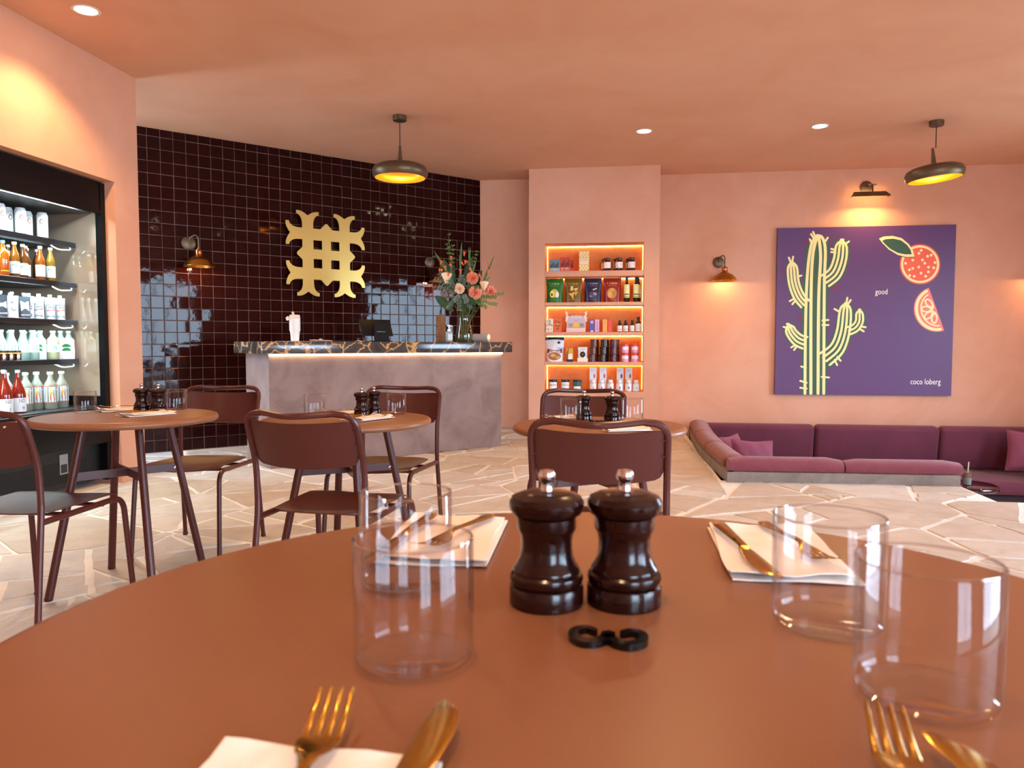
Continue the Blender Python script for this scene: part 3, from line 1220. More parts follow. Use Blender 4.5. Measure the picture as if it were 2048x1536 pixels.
downlight(-3.256, 4.32, 'bright recessed downlight in the ceiling above the drinks fridge wall', 95)
downlight(.238, 7.452, 'bright recessed downlight in the ceiling above the lit shelf niche', 55)
downlight(1.873, 7.515, 'bright recessed downlight in the ceiling before the cactus painting', 50)
for x, y, e, lab in ((-1.3, 2.2, 55, 'between the fridge table and the large table'), (.35, 3.6, 70, 'above the niche table'), (2.6, 3.6, 20, 'above the paving before the lounge pit'),
                     (-.15, .35, 60, 'above the large table'), (-2.9, 1.0, 40, 'near the fridge wall and the front windows'), (2.4, .4, 16, 'near the glazed door')):
    downlight(x, y, 'recessed ceiling downlight ' + lab, e)


def pendant(loc, zs, label, tilt=0.0, tdir=0.0):
    """canopy on the ceiling, cord, cone and a shallow drum shade open below"""
    t = thing('pendant_lamp', label, 'lamp', loc, 0, 'bronze pendant lamps')
    MB().lathe([(0, 0), (.062, 0), (.062, -.042), (.058, -.046), (0, -.046)], 32).build('ceiling_canopy', M_bronze, t)
    zc = zs + .29 - loc[2]
    MB().tube([(0, 0, -.045), (0, 0, zc)], .0045, 8).build('cord', mat('dark_cord', '#2a2320', .6), t)
    TS = Matrix.Translation((0, 0, zs - loc[2])) @ Matrix.Rotation(tdir, 4, 'Z') @ Matrix.Rotation(tilt, 4, 'Y') @ Matrix.Rotation(-tdir, 4, 'Z')
    MB().lathe([(0, .29), (.010, .29), (.012, .27), (.022, .15), (.026, .125), (0, .125)], 20, TS).build('stem_cone', M_bronze, t)
    outer = [(0, .135), (.10, .131), (.19, .118), (.232, .098), (.248, .070), (.250, .045), (.243, .020), (.228, .0)]
    sh = MB().lathe(outer + [(.224, .001), (.238, .022), (.244, .046), (.242, .070), (.227, .094), (.187, .112), (.10, .125), (0, .129)], 56, TS)
    s = sh.build('shade', M_bronze, t, angle=40)
    MB().lathe([(.2235, .003), (.236, .024), (.2415, .047), (.2395, .069), (.225, .091), (.186, .1095), (.10, .122), (0, .126)], 56, TS).build('gilt_lining', M_pend_in, s, angle=60)
    MB().lathe([(0, .124), (.045, .121), (.045, .116), (0, .114)], 24, TS).build('bulb', M_bulb, t)
    d = bpy.data.lights.new('pendant_bulb', 'POINT')
    d.energy, d.color, d.shadow_soft_size = 12, (1, .60, .22), .02
    link('pendant_bulb', d, t, (0, 0, zs - loc[2] + .095))
    return t


pendant((-1.957, 6.66, CZ), 2.545, 'bronze pendant lamp hanging level before the maroon tiled wall')
pendant((2.895, 7.50, CZ), 2.565, 'bronze pendant lamp hanging askew before the cactus painting', R(-5.5), 0)


def sconce(F, label, fade=1.0):
    """barn-style wall lamp; F: x along wall, y up, z out, origin at the middle of its round back plate"""
    t = thing('wall_sconce', label, 'lamp', F.translation, 0, 'brass barn wall lamps')
    G = F.copy()
    G.translation = (0, 0, 0)
    RX90 = Matrix.Rotation(R(-90), 4, 'X')
    MB().lathe([(0, 0), (.062, 0), (.066, .004), (.066, .016), (.058, .022), (.014, .022), (.012, .026), (0, .027)], 32, G).build('back_plate', M_bronze, t, angle=40)
    arm = fillet([(0, 0, .02), (.0, .05, .05), (.035, .075, .12), (.05, .045, .175), (.05, -.06, .18)], .05, 5)
    MB().tube([G @ Vector(p) for p in arm], .007, 10).build('arm', M_bronze, t)
    SH = G @ Matrix.Translation((.05, -.235, .18)) @ RX90
    MB().lathe([(0, .175), (.012, .175), (.014, .165), (.030, .160), (.033, .150), (.033, .112), (.030, .108), (0, .108)], 24, SH).build('lamp_holder', mat('copper', '#b0673f', .25, metal=1), t, angle=40)
    s = MB().lathe([(.026, .110), (.040, .100), (.060, .088), (.095, .070), (.122, .043), (.136, .010), (.142, .004), (.143, .0), (.140, -.002), (.1335, .009), (.119, .041), (.092, .066), (.058, .084), (.026, .100)], 48, SH).build('shade', M_brass, t, angle=40)
    MB().lathe([(0, .075), (.014, .072), (.022, .050), (.026, .034), (.018, .018), (0, .012)], 20, SH).build('bulb', M_bulb, t)
    d = bpy.data.lights.new('sconce_bulb', 'POINT')
    d.energy, d.color, d.shadow_soft_size = 5.0, (1, .58, .24), .02
    link('sconce_bulb', d, t, SH @ Vector((0, 0, .006)))
    return t


BWF = lambda x, z: frame((x, BY, z), (1, 0, 0), (0, 0, 1), (0, -1, 0))
TWF = lambda u, z: TT @ Matrix.Translation((TL - u, z, .003))
sconce(TWF(3.485, 2.035), 'brass barn wall lamp on the tiles beside the fridge wall')
sconce(TWF(.752, 2.03), 'brass barn wall lamp on the tiles half hidden by the flowers')
sconce(BWF(1.200, 2.035), 'brass barn wall lamp on pink plaster between niche and painting')
sconce(BWF(4.70, 2.03), 'brass barn wall lamp on pink plaster right of the painting')

# picture lamp above the painting
t = thing('picture_lamp', 'dark bronze picture lamp with a slanted shade above the cactus painting', 'lamp', (2.867, BY, 2.885))
G = frame((0, 0, 0), (1, 0, 0), (0, 0, 1), (0, -1, 0))
MB().lathe([(0, 0), (.066, 0), (.07, .004), (.07, .016), (.06, .022), (0, .024)], 32, G).build('back_plate', M_bronze, t, angle=40)
MB().tube([G @ Vector(p) for p in fillet([(0, 0, .02), (0, .0, .09), (.02, .005, .17), (.02, -.09, .18)], .03, 4)], .008, 10).build('arm', M_bronze, t)
MB().tube([G @ Vector((-.02, .0, .15)), G @ Vector((.07, .0, .15))], .010, 10).build('hinge_pin', M_steel, t)
sh = MB()
prof = [(.135, -.085), (.145, -.078), (.215, -.128), (.222, -.142), (.216, -.144), (.207, -.132), (.143, -.084), (.137, -.090)]
v, f = [], []
for x, e in ((-.205, 0), (.205, 0)):
    for a, (zz, yy) in enumerate(prof):
        xx = x + (0.03 if x < 0 else -.03) * (1 if yy > -.1 else 0)
        v.append(G @ Vector((xx, yy, zz)))
n = len(prof)
f = [(i, (i + 1) % n, n + (i + 1) % n, n + i) for i in range(n)] + [tuple(range(n))[::-1], tuple(range(n, 2 * n))]
for x in (-.205, .205):
    xi = x * .86
    o = len(v)
    v += [G @ Vector((xi, -.085, .14)), G @ Vector((x, -.142, .219)), G @ Vector((x, -.142, .12)), G @ Vector((xi, -.10, .12))]
    f.append((o, o + 1, o + 2, o + 3))
sh.add(v, f)
sh.build('shade', M_bronze, t, False)
MB().tube([G @ Vector((-.17, -.118, .165)), G @ Vector((.17, -.118, .165))], .011, 10).build('lamp_tube', M_bulb, t)
d = bpy.data.lights.new('picture_lamp_light', 'AREA')
d.shape = 'RECTANGLE'
d.size, d.size_y, d.energy, d.color = .34, .03, 13, (1, .58, .2)
d.spread = R(160)
link('picture_lamp_light', d, t, G @ Vector((0, -.135, .15)), (R(-22), 0, 0))

# ------------------------------------------------------------------ cactus painting
PW = 1.976
art = thing('cactus_painting', 'large square purple painting of a yellow-striped green cactus and cut fruit', 'painting', (1.871, BY, .448))
AF = frame((0, 0, 0), (1, 0, 0), (0, 0, 1), (0, -1, 0))
MB().box(0, PW, 0, PW, .006, .048, AF).build('canvas', mat('purple_canvas', '#583063', .42, spec=.5, bump=.05, bscale=300), art, False)


def A(x, y):
    """drawing coordinates (measured on a 1661 x 1536 tracing) to metres on the canvas"""
    u = (x - 63) / 1489
    yt, yb = 110 - 32 * u, 1490 + 13 * u
    v = (y - yt) / (yb - yt)
    xl, xr = 63 - 18 * v, 1552 - 47 * v
    u = (x - xl) / (xr - xl)
    return (u * PW, (1 - v) * PW)


US = PW / 1440
M_green = plain('#2f5238', .45)
M_yel = plain('#f3e29a', .45)
M_oran = plain('#ea5a3a', .45)
M_salmon = plain('#e8776c', .45)
M_ink = plain('#3d2148', .45)


def paint(name, m, items, z):
    mb = MB()
    for i, it in enumerate(items):
        zi = z + .00012 * i              # every stroke lies a touch over the one before
        if it[0] == 's':
            stroke(mb, [A(*p) for p in it[2]], [q * US for q in it[1]] if isinstance(it[1], list) else it[1] * US, .046, zi, AF, 5, len(it) < 4)
        else:
            mb.prism([A(*p) for p in it[1]], .046, zi, AF)
    return mb.build(name, m, art, False)


trunk = [(385, 1478), (385, 900), (393, 500), (405, 250)]
arms = [  # centre line of each arm and its widths
    ([(300, 735), (245, 668), (204, 560), (190, 430)], [112, 112, 108, 96]),
    ([(300, 1058), (238, 1032), (188, 978), (170, 938)], [135, 125, 108, 88]),
    ([(468, 545), (548, 480), (592, 370), (605, 255)], [140, 138, 132, 112]),
    ([(468, 1195), (570, 1105), (622, 960), (640, 780)], [165, 150, 136, 112]),
    ([(668, 958), (722, 932), (755, 880), (757, 815)], [95, 92, 86, 74]),
]
paint('cactus_body', M_green, [('s', [205, 215, 205, 185], [(380, 1489), (382, 900), (393, 500), (408, 262)], 0), ('s', 185, [(407, 300), (408, 262)])] + [('s', [q + 14 for q in wd], c) for c, wd in arms], .0484)
# yellow ribs
ribs = [('s', 24, [(302, 1482), (305, 900), (318, 500), (350, 250), (400, 170)]), ('s', 25, [(352, 1482), (350, 700), (362, 350), (395, 190)]),
        ('s', 25, [(412, 1482), (415, 700), (430, 350), (415, 190)]), ('s', 24, [(460, 1482), (462, 600), (470, 300), (445, 190), (400, 170)])]
for c, wd in arms:
    nn = 4 if wd[0] > 100 else 3
    for k in range(nn):
        o = ((k + .5) / nn - .5) * 1.02
        P = [Vector(p) for p in c]
        pts = []
        for i, p in enumerate(P):
            tt = (P[min(i + 1, 3)] - P[max(i - 1, 0)]).normalized()
            pts.append(tuple(p + Vector((-tt.y, tt.x)) * o * wd[i]))
        e = P[3] + (P[3] - P[2]).normalized() * wd[3] * .46
        pts.append(tuple(e + Vector((-o * wd[3] * .2, 0))))
        ribs.append(('s', 19 if nn == 4 else 17, pts))
paint('cactus_ribs', M_yel, ribs, .0494)
spines = [((375, 160), (366, 140)), ((360, 175), (348, 158)), ((478, 205), (490, 188)), ((345, 215), (338, 200)), ((655, 228), (668, 218)), ((540, 285), (520, 280)), ((540, 308), (520, 306)), ((168, 372), (160, 352)),
          ((192, 368), (197, 344)), ((250, 505), (268, 500)), ((190, 700), (170, 712)), ((205, 722), (192, 738)), ((135, 930), (118, 926)), ((205, 1085), (184, 1096)), ((222, 1100), (208, 1118)),
          ((572, 790), (548, 776)), ((652, 705), (656, 684)), ((672, 720), (684, 702)), ((470, 870), (498, 868)), ((470, 910), (498, 910)), ((785, 925), (808, 928)), ((772, 950), (792, 962)),
          ((585, 1190), (600, 1208)), ((560, 1220), (572, 1244)), ((292, 1262), (270, 1256)), ((292, 1385), (262, 1376)), ((292, 1438), (262, 1434)), ((470, 1345), (504, 1348))]
for a, b in spines:
    paint('cactus_spine', M_yel, [('s', 16, [tuple(Vector(a) + (Vector(a) - Vector(b)) * .8), b])], .0492)
C0, RR = (1256, 406), 162
circ = lambda cx, cy, r, n=40: ('p', [(cx + r * math.cos(2 * PI * k / n), cy + r * math.sin(2 * PI * k / n)) for k in range(n)])
paint('fruit_rim', M_oran, [circ(*C0, 166)], .0484)
paint('fruit_pith', M_yel, [circ(*C0, 155)], .0487)
paint('fruit_flesh', M_oran, [circ(*C0, 138)], .0490)
for p in ((1266, 291), (1247, 316), (1197, 372), (1276, 371), (1295, 398), (1347, 331), (1318, 340), (1138, 398), (1196, 440), (1169, 452), (1246, 429), (1378, 392), (1325, 430), (1368, 435), (1324, 469), (1264, 480), (1208, 505), (1172, 499), (1302, 505)):
    paint('fruit_seed', M_yel, [circ(*p, 11.5, 12)], .0493)
leaf = [(918, 195), (955, 178), (1030, 172), (1105, 190), (1165, 240), (1200, 295), (1212, 345), (1150, 347), (1075, 330), (1000, 285), (950, 235)]
paint('leaf_edge', plain('#2c4030', .45), [('p', [(x + 3, y + 6) for x, y in leaf])], .0492)
paint('leaf_line', M_yel, [('p', leaf)], .0495)
lc = (1070, 262)
paint('leaf_fill', M_green, [('p', [(lc[0] + (x - lc[0]) * .83, lc[1] + (y - lc[1]) * .74) for x, y in leaf])], .0498)
# half slice: the chord runs from upper right to lower right
ch0, ch1 = Vector((1328, 600)), Vector((1452, 956))
mid = (ch0 + ch1) / 2
ax = (ch1 - ch0).normalized()
nrm = Vector((-ax.y, ax.x))
if nrm.x > 0:
    nrm = -nrm
rad = (ch1 - ch0).length / 2


def slice_poly(k, depth=1.0, off=0):
    c = mid + nrm * off
    return ('p', [tuple(c + ax * math.cos(PI * j / 28) * rad * k + nrm * math.sin(PI * j / 28) * rad * k * depth) for j in range(29)])


paint('slice_rim', M_salmon, [slice_poly(1.0, .98)], .0484)
rim = [tuple(mid + ax * math.cos(PI * (j + 1.2) / 22.4) * rad * .90 + nrm * math.sin(PI * (j + 1.2) / 22.4) * rad * .86) for j in range(21)]
paint('slice_pith', M_yel, [('s', 24, rim)], .0488)
rim2 = [tuple(mid + ax * math.cos(PI * (j + 1.5) / 23) * rad * .74 + nrm * math.sin(PI * (j + 1.5) / 23) * rad * .66) for j in range(21)]
paint('slice_membrane', M_yel, [('s', 12, rim2)], .0488)
for k in range(4):
    a = PI * (k + .55) / 4.1
    d = ax * math.cos(a) + nrm * math.sin(a)
    s = Vector((-d.y, d.x))
    b0 = mid + nrm * 12 + d * 22
    loop = [b0, b0 + d * 45 + s * 22, b0 + d * 82 + s * 14, b0 + d * 88 - s * 10, b0 + d * 48 - s * 22, b0]
    paint('slice_segment', M_yel, [('s', 13, [tuple(p) for p in loop[:4]]), ('s', 13, [tuple(p) for p in loop[3:]])], .0491 + .0003 * k)
for n, (p, r) in enumerate((((275, 853), 31), ((660, 1092), 33), ((565, 600), 36), ((310, 228), 30), ((118, 462), 30))):
    paint('berry', plain('#6b2a52', .5), [circ(*p, r, 24)], .0483)
M_cream = plain('#f6efdf', .5)


def art_text(s, x, y, size, maxw):
    px_, py_ = A(x, y)
    lettering(s, size, M_cream, art, AF @ Matrix.Translation((px_, py_, .0486)), maxw=maxw)


art_text('good', 940, 635, .092, .135)
art_text('coco loberg', 1298, 1385, .095, .33)

# ================================================================== sunken lounge
def board(name, pts, z0, z1, m):
    return tag(MB().prism(pts, z0, z1).build(name, m, None, False), kind='structure')


# bowed kerb on the left, straight kerb in front
arcpts = [(PX + .035 - .055 * math.sin(PI * k / 14), PY - .07 + (BY - .46 - PY) * k / 14) for k in range(15)]
left_out = arcpts
left_in = [(x + .05, y) for x, y in arcpts][::-1]
board('trim_1', left_out + left_in, -.006, .075, M_wood)
board('trim_2', [(PX + .035, PY - .075), (PX2 - .005, PY - .02), (PX2 - .005, PY + .03), (PX + .035, PY - .025)], -.006, .075, M_wood)


def bolster(name, label, path, rad, m, group, depth=.20):
    """soft upholstered back: a rounded section swept along a path, sitting on the kerb and hanging into the pit"""
    P = [Vector(p) for p in path]
    sg = 1 if depth > 0 else -1
    depth = abs(depth)
    sec = []
    for k in range(15):
        a = PI * k / 14
        sec.append((-math.cos(a) * depth / 2, math.sin(a) ** .8 * rad))
    sec = [(-depth / 2 + .004, -.030)] + sec + [(depth / 2, -.42), (-depth / 2 + .08, -.42), (-depth / 2 + .08, -.03)]
    sec = [(q * sg, z_) for q, z_ in sec]
    sec = sec if sg > 0 else sec[::-1]
    v, f = [], []
    n = len(P)
    stations = []
    for i in range(n - 1):
        for k in range(8):
            stations.append(P[i].lerp(P[i + 1], k / 8))
    stations.append(P[-1])
    ns = len(stations)
    tot = sum((stations[i + 1] - stations[i]).length for i in range(ns - 1))
    s = 0
    for i, p in enumerate(stations):
        if i:
            s += (p - stations[i - 1]).length
        tdir = (stations[min(i + 1, ns - 1)] - stations[max(i - 1, 0)]).normalized()
        nn = Vector((-tdir.y, tdir.x, 0))
        e = min(s, tot - s)
        q = 1 - max(0, 1 - e / .09) ** 2 * .28
        for a, b in sec:
            bb = b * q if b > 0 else b
            v.append(p + nn * a * (1 - (1 - q) * .35) + Vector((0, 0, bb)))
    m_ = len(sec)
    for i in range(ns - 1):
        for k in range(m_):
            f.append((i * m_ + k, i * m_ + (k + 1) % m_, (i + 1) * m_ + (k + 1) % m_, (i + 1) * m_ + k))
    f.append(tuple(range(m_))[::-1])
    f.append(tuple((ns - 1) * m_ + k for k in range(m_)))
    return tag(MB().add(v, f).build(name, m, None, angle=50), label, 'sofa back', group)


BZ = .108
ly = [PY + .175, PY + 1.08, PY + 2.0, BY - .33]
for a, b, lab in ((0, 1, 'rust velvet sofa bolster on the bowed kerb, at the pit corner'), (1, 2, 'rust velvet sofa bolster on the bowed kerb, middle of three'),
                  (2, 3, 'rust velvet sofa bolster on the bowed kerb, touching the pink wall')):
    xo = lambda y: PX + .145 - .055 * math.sin(PI * max(0, min(1, (y - PY + .07) / (BY - .46 - PY))))
    pts = [(xo(ly[b] - .006 + (ly[a] - ly[b] + .012) * k / 4), ly[b] - .006 + (ly[a] - ly[b] + .012) * k / 4, BZ) for k in range(5)]
    bolster('sofa_bolster', lab, [p for p in pts][::-1], .060, M_rust, 'bolsters around the lounge pit', -.20)
bolster('sofa_bolster', 'rose velvet sofa bolster on the straight kerb, joining the bowed kerb', [(PX + .06, PY + .055, BZ), (1.70, PY + .085, BZ)], .070, M_velvet2, 'bolsters around the lounge pit')
bolster('sofa_bolster', 'rose velvet sofa bolster on the straight kerb, ending at the pit entry', [(1.712, PY + .085, BZ), (PX2 + .03, PY + .11, BZ)], .062, M_velvet2, 'bolsters around the lounge pit')

# long sofa against the back wall
sofa = thing('lounge_sofa', 'long burgundy velvet sofa against the pink back wall in the pit', 'sofa', (3.0, 8.80, PZ))
for x0, x1 in ((.86, 2.295), (2.295, 3.665), (3.665, 5.15)):
    T = Matrix.Translation(((x0 + x1) / 2 - 3.0, 9.255 - 8.80, .412)) @ Matrix.Rotation(R(8), 4, 'X')
    MB().rbox(x1 - x0 - .006, .16, .50, .055, 4, T).build('back_cushion', M_velvet, sofa, angle=60)
MB().rbox(4.20, .78, .14, .05, 4, Matrix.Translation((.05, -.03, .27))).build('seat_cushion', M_velvet, sofa, angle=60)
MB().rbox(4.20, .72, .268, .01, 2, Matrix.Translation((.05, 0, 0))).build('base', mat('dark_plinth', '#2a1420', .7), sofa)
sofa = thing('lounge_sofa', 'short burgundy velvet sofa below the bowed kerb in the pit', 'sofa', (1.36, 7.18, PZ))
MB().rbox(.60, 2.3, .14, .05, 4, Matrix.Translation((0, 0, .27))).build('seat_cushion', M_velvet, sofa, angle=60)
MB().rbox(.58, 2.3, .268, .01, 2).build('base', MATS['dark_plinth'], sofa)


def scatter(loc, rot, label, s=.44):
    def fn(u, v, side):
        x, y = (u * 2 - 1), (v * 2 - 1)
        puff = max(0, (1 - abs(x) ** 2.6)) ** .55 * max(0, (1 - abs(y) ** 2.6)) ** .55
        pinch = 1 - .085 * (1 - abs(x) ** 1.5 * abs(y) ** 1.5) * max(abs(x), abs(y)) ** 2
        wr = .004 * math.sin(9 * x + 5 * y) * puff
        return (x * s / 2 * pinch, side * (.085 * puff + wr + .002), y * s / 2 * pinch)
    mb = MB().grid(lambda u, v: fn(u, v, -1), 22, 22).grid(lambda u, v: fn(1 - u, v, 1), 22, 22)
    t = thing('scatter_cushion', label, 'cushion', loc)
    o = mb.build('cover', M_cush, t, angle=80)
    o.rotation_euler = rot
    ed = [(x * s / 2 * (1 if abs(x) == abs(y) else 1), 0, y * s / 2) for x, y in ((-1, -1), (1, -1), (1, 1), (-1, 1))]
    pth = []
    for i in range(4):
        a, b = ed[i], ed[(i + 1) % 4]
        for k in range(8):
            q = k / 8
            x, y = (a[0] + (b[0] - a[0]) * q) / (s / 2), (a[2] + (b[2] - a[2]) * q) / (s / 2)
            pinch = 1 - .085 * (1 - abs(x) ** 1.5 * abs(y) ** 1.5)
            pth.append((x * s / 2 * pinch, 0, y * s / 2 * pinch))
    p = MB().tube(pth, .004, 6, None, True).build('piping', M_cush, t)
    p.rotation_euler = rot
    return t


scatter((1.20, 8.0, -.125), (R(-14), 0, R(58)), 'plum scatter cushion leaning in the lounge corner behind another', .46)
scatter((1.33, 7.58, -.12), (R(-14), R(4), R(22)), 'plum scatter cushion leaning on the sofa, in front of another', .46)
scatter((4.44, 8.79, -.125), (R(-16), R(5), R(-12)), 'plum scatter cushion alone on the long burgundy sofa', .45)

# low table in the pit with an iced drink
t = thing('side_table', 'glossy dark plum round side table standing in the lounge pit', 'table', (3.40, 7.86, PZ))
M_plum = mat('plum_lacquer', '#2c1018', .08, coat=.5)
MB().lathe([(0, .478), (.255, .478), (.275, .472), (.285, .458), (.285, .442), (.275, .430), (.25, .424), (0, .424)], 48).build('table_top', M_plum, t, angle=50)
for k in range(3):
    a = R(20 + 120 * k)
    MB().lathe([(0, 0), (.055, 0), (.055, .426), (0, .426)], 24, Matrix.Translation((.165 * math.cos(a), .165 * math.sin(a), 0))).build('leg', M_plum, t)
t = thing('iced_drink', 'takeaway iced coffee cup with a straw on the lounge side table', 'cup', (3.385, 7.80, PZ + .479))
MB().lathe([(0, 0), (.036, 0), (.037, .003), (.050, .135), (.0525, .137), (.0525, .141), (.049, .141), (.0475, .136), (.035, .005), (0, .004)], 32).build('cup', M_glass, t)
MB().lathe([(0, .006), (.0342, .006), (.0405, .072), (0, .072)], 28).build('melted_ice', mat('milky_water', '#8d8f86', .15, spec=.6), t)
MB().lathe([(0, .0725), (.0405, .0725), (.0452, .122), (0, .122)], 28).build('coffee', mat('iced_coffee', '#6f4a38', .15), t)
MB().lathe([(.0525, .1385), (.054, .139), (.054, .146), (.05, .149), (.012, .151), (0, .151)], 32).build('lid', M_glass, t)
MB().tube([(0, 0, .03), (.008, 0, .225)], .0055, 10).build('straw', mat('straw', '#c9b59a', .6), t)


# ================================================================== packaged goods: makers (fronts face local -Y)
def wrap_text(text, size, m, parent, r, z, maxw, name='lettering', ang=0.0):
    o = lettering(text, size, m, parent, Matrix.Identity(4), name, maxw=maxw)
    for p in o.data.vertices:
        a = p.co.x / r + ang
        rr = r + .0006 + p.co.z * .5
        p.co = Vector((rr * math.sin(a), -rr * math.cos(a), p.co.y + z))
    return o


def wrap_patch(m, parent, r, z0, z1, half, name='label_band', ang=0.0, off=.0006):
    def fn(u, v):
        a = R(-half + 2 * half * u) + ang
        return ((r + off) * math.sin(a), -(r + off) * math.cos(a), z0 + (z1 - z0) * v)
    return MB().grid(fn, 12, 1, thick=.0004).build(name, m, parent, angle=60)


def wrap_shape(pts, m, parent, r, z, name='print', ang=0.0, off=.0010):
    """flat printed shape (polygon around 0,0) wrapped on a cylinder"""
    v = []
    for x, y in pts:
        a = x / r + ang
        v.append(((r + off) * math.sin(a), -(r + off) * math.cos(a), z + y))
    return MB().add(v, [tuple(range(len(v)))]).build(name, m, parent, False)


def ell(a, b, n=14, cx=0, cy=0, a0=0, a1=360):
    return [(cx + a * math.cos(R(a0 + (a1 - a0) * k / n)), cy + b * math.sin(R(a0 + (a1 - a0) * k / n))) for k in range(n + (0 if a1 - a0 == 360 else 1))]


def bottle(name, label, cat, loc, rz, r, h, body, cap, shoulder=.62, neck=.32, caph=.018, group=None, fill=None, capr=1.15):
    t = thing(name, label, cat, loc, rz, group)
    nr = r * neck
    hs = h * shoulder
    pr = [(0, 0), (r * .9, 0), (r, .006), (r, hs)]
    for k in range(1, 7):
        q = k / 6
        pr.append((nr + (r - nr) * (.5 + .5 * math.cos(PI * q)), hs + (h * .86 - hs) * q))
    pr += [(nr, h - caph), (0, h - caph)]
    MB().lathe(pr, 24).build('bottle_body', body, t, angle=40)
    MB().lathe([(0, h - caph), (nr * capr, h - caph), (nr * capr, h - .002), (nr * capr - .002, h), (0, h)], 18).build('cap', cap, t, angle=40)
    return t


def tin(name, label, cat, loc, rz, r, h, body, lid, group=None, lidh=.01, lidr=1.0):
    t = thing(name, label, cat, loc, rz, group)
    MB().lathe([(0, 0), (r - .002, 0), (r, .002), (r, h - lidh), (0, h - lidh)], 28).build('tin_body', body, t, angle=40)
    MB().lathe([(0, h - lidh), (r * lidr, h - lidh), (r * lidr, h - .002), (r * lidr - .002, h), (0, h)], 28).build('lid', lid, t, angle=40)
    return t


def carton(name, label, cat, loc, rz, w, d, h, m, group=None, prints=(), texts=()):
    """box whose front is at local y = -d/2; prints (x0, x1, z0, z1, colour), texts (string, size, x, z, colour, maxw)"""
    t = thing(name, label, cat, loc, rz, group)
    MB().rbox(w, d, h, .0015, 1).build('box', m, t, angle=30)
    F = frame((0, -d / 2, 0), (1, 0, 0), (0, 0, 1), (0, -1, 0))
    face_print(t, F, prints, texts)
    return t


def face_print(t, F, prints, texts, z0=.0003):
    for i, p in enumerate(prints):
        z = z0 + .0003 * i
        if p[0] == 'poly':
            MB().prism(p[1], 0, z, F).build('print', plain(p[2]), t, False)
        else:
            x0, x1, a, b, c = p
            MB().box(x0, x1, a, b, 0, z, F).build('print', plain(c), t, False)
    for s, size, x, z, c, mw in texts:
        lettering(s, size, plain(c), t, F @ Matrix.Translation((x, z, z0 + .0003 * len(prints) + .0005)), maxw=mw)


def pouch(name, label, cat, loc, rz, w, d, h, m, group=None, prints=(), texts=(), topm=None, lean=0.0, flare=.06):
    """stand-up pouch: full at the bottom, flat sealed top"""
    t = thing(name, label, cat, loc, rz, group)

    def side(u, v, s):
        x = (u * 2 - 1)
        ww = w / 2 * (1 - flare * (1 - v)) * (1 - .05 * math.sin(PI * v))
        dd = d / 2 * (1 - v ** 1.8) * (1 - abs(x) ** 2.4) ** .6 + .0012
        return (x * ww, s * dd + .0, v * h)
    mb = MB().grid(lambda u, v: side(u, v, -1), 12, 14).grid(lambda u, v: side(1 - u, v, 1), 12, 14)
    mb.build('pouch_body', m, t, angle=70)
    MB().box(-w / 2, w / 2, -.0022, .0022, h * .955, h, None).build('top_seal', topm or m, t, False)

    def wrap(o):
        for p in o.data.vertices:
            u = (p.co.x / (w / 2) + 1) / 2
            v = min(1, max(0, p.co.z / h))
            q = side(min(1, max(0, u)), v, -1)
            off = -p.co.y
            p.co = Vector((p.co.x, q[1] - .0008 - off, p.co.z))
    F = frame((0, 0, 0), (1, 0, 0), (0, 0, 1), (0, -1, 0))
    for i, p in enumerate(prints):
        pts = p[1] if p[0] == 'poly' else [(p[0], p[2]), (p[1], p[2]), (p[1], p[3]), (p[0], p[3])]
        col = p[2] if p[0] == 'poly' else p[4]
        cx, cy = sum(q[0] for q in pts) / len(pts), sum(q[1] for q in pts) / len(pts)
        v = [(cx, cy)]
        f = []
        n = len(pts)
        for ring in (1, 2, 3):
            v += [(cx + (x - cx) * ring / 3, cy + (y - cy) * ring / 3) for x, y in pts]
        for k in range(n):
            f.append((0, 1 + k, 1 + (k + 1) % n))
            for ring in (0, 1):
                a, b = 1 + ring * n + k, 1 + ring * n + (k + 1) % n
                f.append((a, a + n, b + n, b))
        o = MB().add([(x, -.0002 - .0003 * i, y) for x, y in v], f).build('print', plain(col), t, True)
        wrap(o)
    for s, size, x, z, c, mw in texts:
        o = lettering(s, size, plain(c), t, F @ Matrix.Translation((x, z, .0014)), maxw=mw)
        wrap(o)
    return t


# ================================================================== open drinks fridge in the left wall
FRL = Vector((-4.30, 4.17, 0))
fr = thing('display_fridge', 'tall black open-front drinks fridge built into the left wall', 'fridge', FRL)
FT = Matrix.Translation(-FRL)
YE, Y0 = 5.115, 3.20
M_inner = mat('fridge_lining', '#1a1d20', .5)
MB().box(-4.88, -4.84, Y0, 5.165, .05, 2.24, FT).build('back_panel', M_inner, fr, False)
MB().box(-4.84, -3.79, Y0, 5.165, 2.035, 2.235, FT).build('header', M_black, fr, False)
MB().box(-4.60, -3.86, Y0 + .05, YE, 2.012, 2.035, FT).build('header_underside', mat('grey_grille', '#4c5052', .4), fr, False)
MB().box(-3.80, -3.785, Y0, YE, 2.004, 2.035, FT).build('header_lip', M_black, fr, False)
for y in (Y0, YE + .002):
    MB().box(-3.83, -3.785, y, y + .048, .03, 2.235, FT).build('post', M_black, fr, False)
M_mirror = mat('beige_glass_panel', '#a08a76', .03, spec=.8, coat=1.0)
M_mirror.node_tree.nodes['Principled BSDF'].inputs['Coat IOR'].default_value = 2.8
MB().box(-4.84, -3.83, YE + .003, YE + .040, .66, 2.02, FT).build('end_panel', M_mirror, fr, False)
MB().box(-4.84, -3.83, YE + .001, YE + .042, .56, .66, FT).build('end_panel_base', M_black, fr, False)
MB().box(-4.84, -3.80, Y0, YE, .54, .588, FT).build('lower_deck', mat('fridge_deck', '#2b2f30', .3), fr, False)
